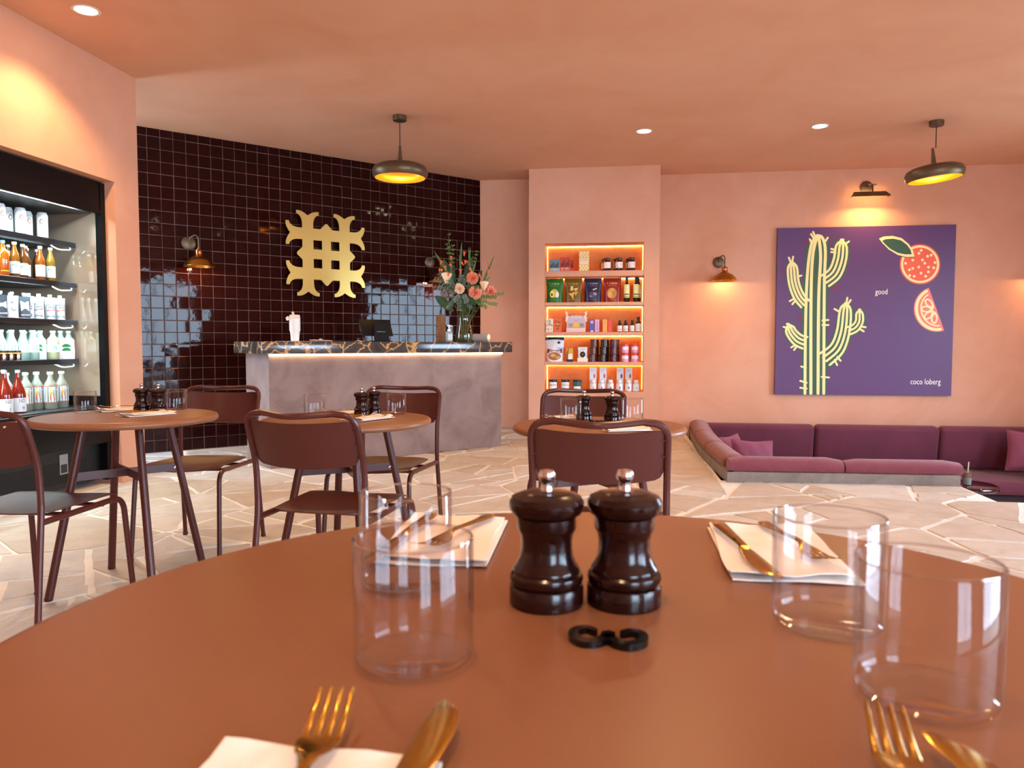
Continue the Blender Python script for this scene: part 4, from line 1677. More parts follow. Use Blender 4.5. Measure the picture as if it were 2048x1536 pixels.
MB().rbox(.10, YE - Y0 + .05, .27, .012, 2, FT @ Matrix.Translation((-3.83, (YE + Y0) / 2 + .025, .31))).build('bumper', M_black, fr)
MB().box(-4.84, -3.86, Y0, 5.16, .03, .32, FT).build('kick_panel', mat('charcoal_panel', '#17181a', .5), fr, False)
holes = MB()
for r_ in range(13):
    for c_ in range(70):
        y = 4.05 + c_ * .0135 + (.00675 if r_ % 2 else 0)
        z = .075 + r_ * .0117
        holes.add([(-3.8595, y + .0046 * math.cos(PI * k / 3), z + .0046 * math.sin(PI * k / 3)) for k in range(6)], [tuple(range(6))], FT)
tag(holes.build('vent_hole', plain('#020202', .9), fr, False), kind='stuff')
st = MB().box(-3.8598, -3.8585, 4.72, 4.80, .13, .27, FT).build('sticker', plain('#8d9090', .4), fr, False)
MB().box(-3.8587, -3.858, 4.73, 4.79, .14, .20, FT).build('sticker_print', plain('#23262a', .4), st, False)
FS = [1.795, 1.499, 1.224, .937]
M_shelf = mat('shelf_black', '#15171c', .3)
for z in FS:
    s = MB().box(-4.75, -4.0015, Y0 + .006, YE - .006, z - .0148, z - .0008, FT).build('shelf', M_shelf, fr, False)
    MB().rbox(.012, YE - Y0 - .012, .036, .002, 1, FT @ Matrix.Translation((-3.996, (YE + Y0) / 2, z - .0368))).build('front_rail', M_shelf, s, angle=30)
    MB().box(-4.018, -4.006, Y0 + .1, YE - .06, z - .027, z - .0155, FT).build('light_strip', M_ledc, s, False)
    MB().box(-4.60, -4.12, Y0 + .05, YE - .10, z - .030, z - .015, FT).build('shelf_bracket', mat('shelf_underside', '#3a4044', .3, metal=.6), s, False)
    cb = fillet([(-4.02, YE - .03, z - .03), (-4.00, YE - .045, z - .056), (-4.04, YE - .12, z - .062), (-4.06, YE - .17, z - .035)], .03, 5)
    MB().tube([FT @ Vector(p) for p in cb], .0055, 8).build('cable', plain('#e6eef0', .4), s)
MB().box(-3.836, -3.822, Y0 + .1, YE - .1, 2.026, 2.0345, FT).build('light_strip', M_ledc, fr, False)
# lamps of the fridge: one long light behind each shelf rail and one behind the header lip
for z, e, x in [(2.0245, 12, -3.829)] + [(q - .0285, 6.5, -4.012) for q in FS]:
    d = bpy.data.lights.new('fridge_light', 'AREA')
    d.shape = 'RECTANGLE'
    d.size, d.size_y, d.energy, d.color = .010, 1.6, e, (.74, .95, 1.0)
    link('fridge_light', d, fr, Vector((x, 4.15, z)) - FRL, (0, R(12), 0))

AISLE = PI / 2
rp = random.Random(3)
M_white = plain('#eef4f4', .35)
M_cocoa = plain('#8a5a48', .5)
first = None
for i, (x, y) in enumerate(((-4.065, 4.505), (-4.055, 4.668), (-4.05, 4.860), (-4.13, 4.640), (-4.12, 4.800))):
    if first is None:
        t = thing('drink_can', 'white can with a brown cocoa pod print on the top fridge shelf', 'can', (x, y, FS[0]), 0, 'white cans on the top fridge shelf')
        MB().lathe([(0, 0), (.027, 0), (.035, .009), (.035, .162), (.028, .178), (.0285, .181), (.026, .181), (.025, .178), (0, .178)], 28).build('can_body', M_white, t, angle=40)
        wrap_shape([(a * .014, b * .021) for a, b in ((0, 1), (.5, .8), (.9, .3), (1, -.2), (.6, -.8), (.1, -1), (-.5, -.6), (-.9, -.5), (-.6, -.1), (-1, .2), (-.5, .4), (-.4, .8))], M_cocoa, t, .035, .115, 'cocoa_print')
        for zz, ww in ((.150, .022), (.078, .020), (.070, .024), (.050, .028), (.042, .026), (.034, .022)):
            wrap_patch(plain('#9fb3b8'), t, .035, zz, zz + .0025, R(1) * 0 + ww / .035 * 28, 'small_print')
        first = t
    else:
        t = dup(first, (x, y, FS[0]), None, ('', 'white cocoa can in the front row of the top fridge shelf, small print showing', 'white cocoa can next to the end panel on the top fridge shelf', 'white cocoa can in the rear row of the top fridge shelf, between the first cans', 'white cocoa can in the rear row of the top fridge shelf, pod print showing')[i])
    t.rotation_euler = (0, 0, AISLE + (-.55, -.9, -1.35, -.45, -.6)[i] * .8)

def juice(x, y, col, tcol, label, turn, word='MAT'):
    t = bottle('juice_bottle', label, 'bottle', (x, y, FS[1]), AISLE + turn, .030, .238, mat('amber_' + col.strip('#'), col, .08, spec=.6, coat=.5), plain('#cfe3df', .3), .55, .42, .018, 'juice bottles on the second fridge shelf')
    wrap_patch(plain('#eef2f4', .5), t, .030, .024, .105, 95)
    wrap_text(word, .026, plain(tcol), t, .030, .078, .05)
    for z in (.040, .050, .060):
        wrap_patch(plain('#aab4b8'), t, .030, z, z + .0025, 24, 'small_print', off=.0011)
    return t


juice(-4.05, 4.600, '#7a4a12', '#1f7a55', 'amber juice bottle lettered in green on the second fridge shelf, first of two', -.55)
juice(-4.09, 4.718, '#5e3410', '#1d3f34', 'brown juice bottle lettered in dark green on the second fridge shelf', -.45)
juice(-4.14, 4.800, '#6b3414', '#b02a3a', 'brown juice bottle lettered in red, half hidden on the second fridge shelf', -.5)
juice(-4.05, 4.828, '#8a4412', '#c8324a', 'amber juice bottle lettered in bright red on the second fridge shelf', -.55)
juice(-4.045, 4.920, '#84621a', '#22252a', 'golden juice bottle lettered in black beside the fridge end panel', -.65)
for x, y in ((-4.15, 4.60), (-4.17, 4.68), (-4.18, 4.86), (-4.17, 4.94)):
    bottle('juice_bottle', 'amber juice bottle in the rear row of the second fridge shelf', 'bottle', (x, y, FS[1]), AISLE, .028, .232, MATS['amber_#5e3410'.replace('#', '')], plain('#cfe3df', .3), .55, .42, .018, 'rear row of juice bottles in the fridge')
t = bottle('syrup_bottle', 'orange syrup bottle with white print on the second fridge shelf', 'bottle', (-4.05, 4.500, FS[1]), AISLE - .4, .037, .235, mat('orange_syrup', '#b3540c', .06, coat=.6), plain('#5a6a72', .3), .60, .36, .02)
wrap_text('~4/4', .014, plain('#f4e0c0'), t, .037, .095, .04)
wrap_patch(plain('#e8b43c'), t, .037, .030, .036, 40)

# pouches and gable packs on the third shelf
def coco_pack(x, y, col, turn, label):
    t = pouch('coconut_water_pack', label, 'pouch', (x, y, FS[2]), AISLE + turn, .068, .055, .158, plain('#cfd8de', .25), 'coconut water packs in the fridge',
              prints=[('poly', [(-.022, .058), (.026, .066), (.026, .076), (-.022, .068)], col), (-.026, .026, .012, .040, '#9aa6b2')],
              texts=[('COCO', .020, .002, .104, '#15171b', .05), ('GEN', .020, .006, .086, '#15171b', .04)], flare=.02)
    MB().lathe([(0, .15), (.014, .15), (.014, .176), (.012, .178), (0, .178)], 16).build('cap', plain('#eef4f4', .3), t, angle=40)
    return t


coco_pack(-4.05, 5.005, '#e8782c', -.75, 'silver coconut water pouch with an orange stripe in the fridge')
coco_pack(-4.06, 4.920, '#d85a8c', -.75, 'silver coconut water pouch with a pink stripe beside the orange-striped one')
coco_pack(-4.07, 4.825, '#c85090', -1.05, 'silver coconut water pouch with a rose stripe turned half sideways')
coco_pack(-4.09, 4.755, '#8090a8', -1.1, 'silver coconut water pouch turned sideways beside the dark pouch')
ray = []
for k in range(7):
    a0 = 35 + k * 18.5
    ray.append(('poly', [(.006 * math.cos(R(a0)), .088 + .005 * math.sin(R(a0))), (.020 * math.cos(R(a0 - 5)), .088 + .026 * math.sin(R(a0 - 5))), (.020 * math.cos(R(a0 + 5)), .088 + .026 * math.sin(R(a0 + 5)))], '#26324e'))
for k in range(6):
    a0 = -145 + k * 22
    ray.append(('poly', [(.006 * math.cos(R(a0)), .078 + .004 * math.sin(R(a0))), (.021 * math.cos(R(a0 - 6)), .078 + .034 * math.sin(R(a0 - 6))), (.021 * math.cos(R(a0 + 6)), .078 + .034 * math.sin(R(a0 + 6)))], '#26324e'))


def spout(t, h, col='#d8e4ea'):
    MB().lathe([(0, h), (.008, h), (.008, h + .008), (.012, h + .008), (.012, h + .024), (0, h + .025)], 14).build('spout_cap', plain(col, .3), t, angle=40)


t = pouch('spout_pouch', 'white spout pouch with a navy sunburst in the fridge', 'pouch', (-4.05, 4.565, FS[2]), AISLE - .45, .082, .05, .150, plain('#e4eef2', .35), 'spout pouches in the fridge', prints=ray)
spout(t, .15)
t = pouch('spout_pouch', 'white spout pouch with a navy sunburst behind the others in the fridge', 'pouch', (-4.13, 4.64, FS[2]), AISLE - .5, .082, .05, .150, plain('#e4eef2', .35), 'spout pouches in the fridge', prints=ray)
spout(t, .15)
t = pouch('spout_pouch', 'charcoal spout pouch with a white panel in the fridge', 'pouch', (-4.06, 4.680, FS[2]), AISLE - .5, .082, .05, .150, plain('#4a5460', .35), 'spout pouches in the fridge', prints=[(-.026, .026, .050, .118, '#e6eef0'), (-.026, .026, .018, .026, '#cdd6da')])
spout(t, .15)
t = pouch('spout_pouch', 'charcoal spout pouch with white bands at the frame edge of the fridge', 'pouch', (-4.05, 4.470, FS[2]), AISLE - .5, .082, .05, .150, plain('#39434e', .35), 'spout pouches in the fridge', prints=[(-.03, .03, .060, .105, '#d6e0e4'), (-.03, .03, .020, .032, '#cdd6da')])
spout(t, .15)

# clear water bottles, cartons and honey jars on the fourth shelf
M_water = mat('pale_water_bottle', '#b9e6d8', .06, spec=.6, coat=.6, trans=.35)


def leafmark(t, r, z, col, s=1.0, half_only=False):
    for zz in (0, -.021 * s):
        wrap_shape([(x * s, y * s) for x, y in ell(.0195, .017, 12, 0, 0, 0, 180)], plain(col), t, r, z + zz, 'leaf_print')


for i, (x, y) in enumerate(((-4.088, 4.50), (-4.088, 4.590), (-4.075, 4.675), (-4.07, 4.760))):
    t = bottle('water_bottle', 'clear green-tinted water bottle in the fridge, ' + ('behind the first honey jars', 'behind the last honey jar', 'its leaf print uncovered beside the honey jars', 'next to the half hidden multipack')[i], 'bottle', (x, y, FS[3]), AISLE - .5, .038, .205, M_water, plain('#e8f6f2', .3), .50, .44, .012, 'green-tinted water bottles in the fridge')
    wrap_patch(plain('#e4f7f2', .5), t, .038, .052, .112, 150)
    leafmark(t, .038, .086, '#21b58c')
for x, y in ((-4.22, 4.62), (-4.22, 4.72), (-4.22, 4.86), (-4.22, 4.96)):
    bottle('water_bottle', 'clear water bottle in the rear row of the fourth fridge shelf', 'bottle', (x, y, FS[3]), AISLE, .034, .20, M_water, plain('#e8f6f2', .3), .50, .44, .012, 'rear row of water bottles in the fridge')


def multipack(x, y, label, turn):
    t = thing('bottle_multipack', label, 'multipack', (x, y, FS[3]), AISLE + turn)
    w = .108
    MB().prism([(-w / 2, 0), (w / 2, 0), (w / 2 + .002, .06), (w / 2, .14), (w / 2 - .012, .155), (-w / 2 + .012, .155), (-w / 2, .14), (-w / 2 - .002, .06)], -.032, .032,
               frame((0, 0, 0), (1, 0, 0), (0, 0, 1), (0, -1, 0))).build('carton', plain('#e4e6ea', .5), t, False)
    for s in (-.027, .027):
        MB().lathe([(0, .15), (.024, .15), (.020, .165), (.015, .178), (.0145, .196), (0, .196)], 18, Matrix.Translation((s, 0, 0))).build('bottle_neck', M_water, t, angle=40)
        MB().lathe([(0, .196), (.0165, .196), (.0165, .206), (0, .207)], 18, Matrix.Translation((s, 0, 0))).build('cap', plain('#e8f6f2', .3), t, angle=40)
    F = frame((0, -.032, 0), (1, 0, 0), (0, 0, 1), (0, -1, 0))
    for zz in (.088, .060):
        MB().prism(ell(.030, .024, 14, 0, zz, 0, 180), 0, .0006, F).build('leaf_print', plain('#1f7a40', .5), t, False)
    return t


multipack(-4.045, 5.035, 'white bottle multipack with green leaf prints beside the fridge end panel', -.55)
multipack(-4.13, 4.86, 'white bottle multipack with green leaf prints half hidden behind a pale bottle', -.55)
t = bottle('water_bottle', 'pale yellow tinted bottle beside the white multipack in the fridge', 'bottle', (-4.05, 4.925, FS[3]), AISLE - .55, .040, .205, mat('pale_yellow_bottle', '#d3dcb0', .06, spec=.6, coat=.6, trans=.3), plain('#e8f6f2', .3), .66, .40, .012)
wrap_patch(plain('#e4f7f2', .5), t, .040, .052, .108, 120)
wrap_shape([(-.010, -.014), (.010, -.014), (.010, .008), (.004, .016), (-.004, .016), (-.010, -.004)], plain('#35bfae'), t, .040, .080)
for x, y in ((-4.017, 4.437), (-4.017, 4.497), (-4.017, 4.557)):
    t = tin('honey_jar', 'small dark honey jar with a yellow tag on the fourth fridge shelf', 'jar', (x, y, FS[3]), AISLE - .5, .024, .066, mat('dark_honey', '#3a1608', .1, coat=.6), plain('#1c1c20', .35), 'small honey jars in the fridge', .013)
    wrap_patch(plain('#f2b648'), t, .024, .044, .053, 100, 'yellow_band')
    wrap_shape(ell(.009, .016, 12), plain('#f4ead4'), t, .024, .028, 'paper_tag')

# bottom deck
M_seltzer = mat('clear_seltzer', '#a9b5a4', .05, spec=.6, coat=.6, trans=.4)


def seltzer(x, y, turn, label):
    t = bottle('seltzer_bottle', label, 'bottle', (x, y, .589), AISLE + turn, .042, .262, M_seltzer, plain('#ece9bf', .3), .60, .40, .018, 'orange-labelled bottles on the fridge deck')
    wrap_patch(plain('#d4e6ee', .5), t, .042, .048, .160, 150)
    for z in (.045, .158):
        wrap_patch(plain('#c0664a'), t, .042, z, z + .005, 150, 'label_border', off=.001)
    for k, c in enumerate(('#d85a2a', '#e27030', '#e88a3c', '#eda550', '#f0c070', '#f2d89a')):
        wrap_shape([(-.016, 0), (.016 - .003 * k, 0), (.013 - .003 * k, .0125), (-.016, .0125)], plain(c), t, .042, .068 + .0125 * k, 'sunset_print', off=.0014)
    wrap_shape([(.009 * math.cos(a), .009 * math.sin(a)) for a in [k * PI / 8 for k in range(16)]], plain('#5a3a34'), t, .042, .138, 'round_mark', .75, .0014)
    wrap_shape([(.0075 * math.cos(a), .0075 * math.sin(a)) for a in [k * PI / 8 for k in range(16)]], plain('#dfeaf0'), t, .042, .138, 'round_mark', .75, .0018)
    return t


for x, y, lab in ((-3.985, 4.918, 'orange-labelled clear bottle on the fridge deck, next to the end panel'),
                  (-3.965, 4.785, 'orange-labelled clear bottle on the fridge deck, standing foremost'),
                  (-4.04, 4.745, 'orange-labelled clear bottle on the fridge deck, overlapped by the foremost bottle'),
                  (-4.03, 4.635, 'orange-labelled clear bottle on the fridge deck, next to the red bottles'),
                  (-4.11, 4.56, 'orange-labelled clear bottle on the fridge deck, hidden behind the red bottles')):
    seltzer(x, y, -.62, lab)
for x, y, n, lab in ((-3.955, 4.485, '9', 'red drink bottle numbered nine on the fridge deck'), (-3.955, 4.375, '1', 'red drink bottle numbered one on the fridge deck')):
    t = bottle('red_drink_bottle', lab, 'bottle', (x, y, .589), AISLE - .62, .044, .285, mat('red_drink', '#7a1c10', .06, spec=.6, coat=.6), plain('#b8c4c4', .3), .40, .30, .02, 'red bottles on the fridge deck')
    wrap_patch(plain('#e6eef2', .5), t, .044, .008, .100, 100)
    wrap_text('NO', .034, plain('#454b52'), t, .044, .080, .036, ang=.25)
    wrap_text(n, .034, plain('#454b52'), t, .044, .030, .03, ang=.42)
t = bottle('red_drink_bottle', 'amber-red drink bottle behind the NO bottles on the fridge deck', 'bottle', (-4.05, 4.47, .589), AISLE, .042, .285, mat('amber_red_drink', '#8a3a10', .06, coat=.6), plain('#b8c4c4', .3), .40, .30, .02, 'red bottles on the fridge deck')


# ================================================================== goods in the lit niche
K = .0058
NXP = lambda px: NX0 + (px - 1089) * K
Q7 = lambda x: NXP(1070 + x / 8.533)       # traced shelf drawing, 8.533 units to a step
SW = lambda a: a / 8.533 * K
FRONT = CY + .045


def at(x0, x1, y=FRONT, s=0):
    return (Q7((x0 + x1) / 2), y, SHELF[s])


# top shelf
def treat(x0, x1, h, col, col2, label, y=FRONT + .03, dark='#1d1a1e'):
    w = SW(x1 - x0)
    return carton('treat_box', label, 'box', at(x0, x1, y, 0), 0, w, .04, h, plain(col, .5), 'treat boxes on the top niche shelf',
                  prints=[(-w / 2, w / 2, .0, h * .30, col2)] + [('poly', [(-w * .42 + k * w * .14, h * .32), (-w * .34 + k * w * .14, h * .32), (-w * .32 + k * w * .14, h * (.58 + .1 * (k % 3))), (-w * .38 + k * w * .14, h * (.62 + .1 * (k % 3)))], dark) for k in range(6)],
                  texts=[('~8/9', h * .13, 0, h * .16, '#f4efe6', w * .8)])


treat(235, 420, .140, '#6d8796', '#aab4b4', 'grey-blue treat box on the top niche shelf')
treat(420, 605, .165, '#c2452e', '#e0543a', 'orange-red treat box on the top niche shelf, standing foremost')
treat(505, 660, .142, '#c2452e', '#e0543a', 'orange-red treat box on the top niche shelf, tucked behind', FRONT + .085)
t = carton('checked_box', 'tall yellow checked box with a cream label on the top niche shelf', 'box', at(745, 935, FRONT + .02, 0), R(-6), .112, .06, .232, plain('#efc66a', .5),
           prints=[(-.054 + .036 * (i + .5 * (j % 2)), -.054 + .036 * (i + .5 * (j % 2)) + .019, .006 + .022 * j, .006 + .022 * j + .018, '#f8edd0') for j in (0, 1, 2, 7, 8, 9) for i in range(3) if -.054 + .036 * (i + .5 * (j % 2)) + .019 < .056] + [(-.054, .054, .078, .146, '#f6dfc4')],
           texts=[('~11', .019, 0, .128, '#7a3c24', .09)])
for i, (x0, x1, c, lab) in enumerate(((1170, 1300, '#f2dfae', 'jam jar with a cream label on the top niche shelf'), (1375, 1505, '#e2483a', 'jam jar with a red label on the top niche shelf, beside the cream one'),
                                      (1582, 1725, '#e2483a', 'jam jar with a red label on the top niche shelf, beside the niche edge'))):
    def jam(loc, label, lc):
        t = thing('jam_jar', label, 'jar', loc, 0, 'jam jars on the top niche shelf')
        MB().lathe([(0, 0), (.040, 0), (.043, .004), (.043, .100), (.038, .118), (.033, .124), (0, .124)], 28).build('jar_body', mat('dark_jam', '#3c0c0a', .08, coat=.6), t, angle=40)
        MB().lathe([(0, .124), (.036, .124), (.037, .128), (.037, .150), (.034, .153), (0, .153)], 28).build('lid', mat('brown_lid', '#4a1a14', .3), t, angle=40)
        wrap_patch(plain('#f4e6de'), t, .043, .030, .100, 70)
        wrap_shape([(.025 * x, .024 * y) for x, y in ((-1, -.7), (-.6, -1), (.6, -1), (1, -.7), (1, .7), (.6, 1), (-.6, 1), (-1, .7))], plain(lc), t, .043, .062, 'label_shield')
        wrap_text('~7', .008, plain('#fff4e4' if lc[1] == 'e' else '#5a3020'), t, .0445, .064, .03)
        return t
    jam(at(x0, x1, FRONT + .03, 0), lab, c)
    jam((at(x0, x1)[0] - .028, FRONT + .135, SHELF[0]), 'jam jar in the rear row of the top niche shelf', c)

# second shelf: chip pouches and two dark oil bottles
script = lambda c, w: [('~9', .030, 0, .222, c, w), ('~16', .011, 0, .196, c, w * .8)]
HP = .284
pouch('chip_pouch', 'green snack pouch with an avocado picture in the niche', 'pouch', at(170, 485, FRONT + .045, 1), 0, .208, .10, HP, mat('green_foil', '#1f6a28', .3), 'snack pouches in the niche',
      prints=[('poly', ell(.046, .052, 18, .0, .108), '#c8c040'), ('poly', ell(.026, .042, 16, -.028, .100), '#e8e080'), ('poly', ell(.014, .018, 12, -.03, .094), '#7a3a1c'), ('poly', ell(.020, .036, 10, .034, .092), '#e8e4dc')], texts=script('#dfe8c0', .11) + [('~18', .009, 0, .034, '#e8f0d0', .12)])
pouch('chip_pouch', 'olive-brown snack pouch with a corn chip picture in the niche', 'pouch', at(495, 815, FRONT + .045, 1), 0, .212, .10, HP, mat('olive_foil', '#6f5212', .3), 'snack pouches in the niche',
      prints=[('poly', [(-.055, .105), (.012, .125), (.0, .030)], '#d8b25c'), ('poly', [(-.03, .190), (-.005, .195), (.0, .140), (-.035, .138)], '#e6cc88'), ('poly', [(.0, .165), (.06, .172), (.03, .125)], '#dcb868'), ('poly', [(.005, .12), (.06, .128), (.028, .08)], '#caa24c')], texts=script('#e8d49a', .11) + [('~18', .009, 0, .034, '#e8d8a8', .12)])
pouch('chip_pouch', 'navy snack pouch with a pale leaf picture in the niche', 'pouch', at(832, 1150, FRONT + .045, 1), 0, .210, .10, HP, mat('navy_foil', '#272443', .3), 'snack pouches in the niche',
      prints=[('poly', [(-.005, .150), (.045, .168), (.05, .160), (.01, .140)], '#d8d0b4'), ('poly', ell(.042, .038, 14, .0, .088), '#4c4a5e'), ('poly', ell(.022, .018, 12, .028, .098), '#8c889c'), ('poly', ell(.016, .012, 12, -.022, .070), '#8c889c')], texts=script('#c8c8e4', .11) + [('~18', .009, 0, .034, '#c8c8e4', .12)])
pouch('chip_pouch', 'red snack pouch with golden crisps picture in the niche', 'pouch', at(1158, 1490, FRONT + .045, 1), 0, .214, .10, HP, mat('red_foil', '#8f2418', .3), 'snack pouches in the niche',
      prints=[('poly', ell(.058, .062, 20, -.004, .105), '#c08a48'), ('poly', ell(.026, .040, 12, -.026, .090), '#dca860'), ('poly', ell(.024, .036, 12, .026, .100), '#b87c3c'), ('poly', ell(.02, .02, 10, .0, .145), '#d49a54')], texts=script('#f0c8a8', .11) + [('~18', .009, 0, .034, '#f0d0b8', .12)])
for x0, x1, y, lab in ((1520, 1625, FRONT + .03, 'black oil bottle with a cream label next to the red pouch in the niche'), (1680, 1785, FRONT + .03, 'black oil bottle with a cream label next to the niche edge'),
                       (1730, 1810, FRONT + .12, 'black oil bottle in the rear row of the niche')):
    t = bottle('oil_bottle', lab, 'bottle', at(x0, x1, y, 1), 0, .034, .292, mat('black_oil', '#120d08', .06, coat=.6), plain('#15130f', .4), .66, .40, .055, 'oil bottles in the niche', None, 1.2)
    wrap_patch(plain('#ecdf9c'), t, .034, .070, .205, 75)
    wrap_patch(plain('#d8c878'), t, .034, .050, .066, 75)
    wrap_text('~4', .017, plain('#26220f'), t, .0346, .190, .045)
    wrap_text('~6/8', .009, plain('#3c4a20'), t, .0346, .150, .03)
    wrap_patch(plain('#2f3d1c'), t, .034, .084, .096, 55, 'label_band', 0, .0011)

# third shelf
for x0, x1, c, tc, tx, lab in ((178, 308, '#efe4cf', '#17120f', '~3/4/4', 'cream chocolate box with black gothic lettering in the niche'), (314, 460, '#e0653f', '#1d1410', 'Car\nam\nel', 'orange chocolate box with black gothic lettering in the niche')):
    carton('chocolate_box', lab, 'box', at(x0, x1 - 8, FRONT + .03, 2), R(3), .088, .055, .160, plain(c, .5), 'gothic chocolate boxes in the niche', prints=[('poly', [(-.018, .085), (.018, .085), (.022, .096), (0, .112), (-.022, .096), ], '#d8a850')], texts=[(tx, .048, 0, .082, tc, .078)])
t = carton('counter_display', 'lilac display box with a beach picture and winged corners in the niche', 'display', at(525, 880, FRONT + .04, 2), 0, .226, .09, .050, plain('#e8c8c4', .5))
back = [(-.115, .04), (.115, .04), (.115, .165), (.100, .185), (.062, .198), (0, .205), (-.062, .198), (-.100, .185), (-.115, .165)]
F = frame((0, .043, 0), (1, 0, 0), (0, 0, 1), (0, -1, 0))
MB().prism(back, 0, .003, F).build('backboard', plain('#cfb9c6', .5), t, False)
for s in (-1, 1):
    MB().prism([(s * .112, .12), (s * .132, .13), (s * .124, .16), (s * .135, .175), (s * .116, .182), (s * .128, .215), (s * .126, .262), (s * .112, .236), (s * .098, .245), (s * .104, .205), (s * .088, .190)], 0, .004, F).build('winged_corner', plain('#f2dfc4', .5), t, False)
face_print(t, F, [(-.09, .09, .045, .105, '#8fa0a0'), (-.09, .09, .045, .07, '#c8a888'), ('poly', [(-.035, .06), (.035, .06), (.042, .075), (.030, .108), (-.030, .108), (-.042, .075)], '#efc352'), (-.058, .058, .170, .188, '#f6ecdc')], [('LOCO LOVE', .015, 0, .179, '#3c2a34', .10), ('~14/11', .008, 0, .140, '#54444c', .08)], .0034)
for x0, x1, c, c2, tx, lab in ((940, 1018, '#4b5aa8', '#e8a0b4', '', 'blue upright candy bar box with a pink disc in the niche'), (1030, 1105, '#d9a6cc', '#3a3a8c', '~12', 'lilac upright candy bar box with navy lettering in the niche'),
                               (1165, 1240, '#f0ac58', '#c0482c', '~11', 'amber upright candy bar box with red lettering in the niche'), (1248, 1325, '#d8452c', '#f4b060', '~13', 'red upright candy bar box with amber lettering in the niche')):
    w = SW(x1 - x0)
    t = carton('candy_box', lab, 'box', at(x0, x1, FRONT + .03, 2), R(4), w, .05, .148, plain(c, .45), 'candy bar boxes in the niche', prints=[('poly', ell(.019, .019, 14, 0, .118), c2), (-.015, .015, .004, .018, '#f0ece6')] if not tx else [(-.022, .022, .006, .142, c)])
    if tx:
        lettering(tx, .024, plain(c2), t, frame((0, -.0262, .074), (0, 0, 1), (-1, 0, 0), (0, -1, 0)), maxw=.125)
for x0, x1, h, c, lab in ((1415, 1500, .137, '#e8b4ac', 'small black tonic bottle with a pink label in the niche'), (1515, 1600, .137, '#d8c8b8', 'small black tonic bottle with a beige label in the niche'),
                          (1628, 1712, .139, '#cfd8dc', 'small black tonic bottle with a pale blue label in the niche'), (1725, 1825, .176, '#e4d4c4', 'tall black tonic bottle next to the niche edge')):
    t = bottle('tonic_bottle', lab, 'bottle', at(x0, x1, FRONT + .03, 2), 0, SW(x1 - x0) / 2, h, mat('black_oil', '#120d08'), plain('#15130f', .4), .56, .42, .028, 'tonic bottles in the niche', None, 1.25)
    wrap_patch(plain('#efe6dc'), t, SW(x1 - x0) / 2, .008, h * .56, 80)
    wrap_patch(plain(c), t, SW(x1 - x0) / 2, h * .14, h * .30, 50, 'label_band', 0, .0012)
    wrap_text('~7', .007, plain('#4a3a34'), t, SW(x1 - x0) / 2, h * .45, .035)

# fourth shelf
pouch('granola_pouch', 'large white granola pouch with a black top and a granola bowl picture', 'pouch', at(150, 512, FRONT + .05, 3), 0, .236, .10, .292, plain('#dfe3e8', .35), None,
      prints=[(-.112, .112, .255, .291, '#101014'), (.03, .105, .155, .172, '#8ec0ea'), (-.085, .088, .105, .152, '#6e1636'), ('poly', ell(.085, .060, 20, .0, .062), '#f2f0ec'), ('poly', ell(.076, .050, 20, .0, .066), '#a8683c'), ('poly', ell(.03, .02, 10, -.02, .075), '#d8a870'), ('poly', ell(.022, .018, 10, .03, .055), '#c88c54'), ('poly', ell(.018, .016, 16, .05, .228), '#30343c')],
      texts=[('granola', .046, .004, .128, '#f6eef0', .15), ('~12', .010, -.03, .200, '#30343c', .09)], flare=.16)
carton('tea_box', 'small amber and brown box with a white square in the niche', 'box', at(535, 655, FRONT + .03, 3), R(4), .080, .05, .160, plain('#d8a02c', .45), prints=[(-.04, .04, 0, .03, '#3a1418'), (-.018, .03, .03, .095, '#f0ece4'), ('poly', [(-.04, .03), (-.02, .03), (-.01, .158), (-.02, .158), (-.04, .09)], '#8a5a18')], texts=[('~4/5', .008, .006, .075, '#6a4a2c', .03)])
t = carton('snack_tray', 'white tray with a pale pouch of chocolate pieces standing in it', 'snack', at(728, 915, FRONT + .03, 3), 0, .122, .075, .045, plain('#efe8dc', .5))
p = pouch('pouch', '', '', (0, 0, .002), 0, .116, .05, .172, plain('#dfe4e6', .4), None, prints=[('poly', [(.030 * (1 + .25 * (k % 2)) * math.cos(k * PI / 7), .085 + .032 * (1 + .25 * (k % 2)) * math.sin(k * PI / 7)) for k in range(14)], '#2c1a14'), ('poly', ell(.006, .006, 8, 0, .088), '#c89a6c')], texts=[('~8', .012, 0, .146, '#3c4448', .07)])
for kk in ('label', 'category'):
    if kk in p:
        del p[kk]
for ch in list(p.children):
    ch.parent = t
    ch.location = (0, 0, .002)
bpy.data.objects.remove(p)
for i, (x0, col, cn) in enumerate(((925, '#5a2210', 'brown'), (1105, '#2c130c', 'dark brown'), (1287, '#4a1424', 'maroon'))):
    for j, (dx, pos) in enumerate(((0, 'bottom'), (14, 'middle'), (28, 'top'))):
        w = 128
        t = tin('chocolate_tin', '%s chocolate tin with gold print, %s of its stack in the niche' % (cn, pos), 'tin', (Q7(x0 + w / 2 + dx * (1 if i < 2 else .3)), FRONT + .03, SHELF[3] + .0885 * j), R(8 * j), .041, .087, mat('tin_' + cn.replace(' ', '_'), col, .28, spec=.6), mat('tin_lid_' + cn.replace(' ', '_'), col, .22, spec=.6), 'stacked chocolate tins in the niche', .022, 1.03)
        wrap_text('~5', .012, plain('#d8b878'), t, .041, .045, .04)
        wrap_text('~7', .008, plain('#d8b878'), t, .041, .025, .035)
        tin('chocolate_tin', '%s chocolate tin, %s of the rear stack in the niche' % (cn, pos), 'tin', (Q7(x0 + w / 2 + 45), FRONT + .145, SHELF[3] + .0885 * j), 0, .041, .087, MATS['tin_' + cn.replace(' ', '_')], MATS['tin_lid_' + cn.replace(' ', '_')], 'rear stacks of chocolate tins in the niche', .022, 1.03)
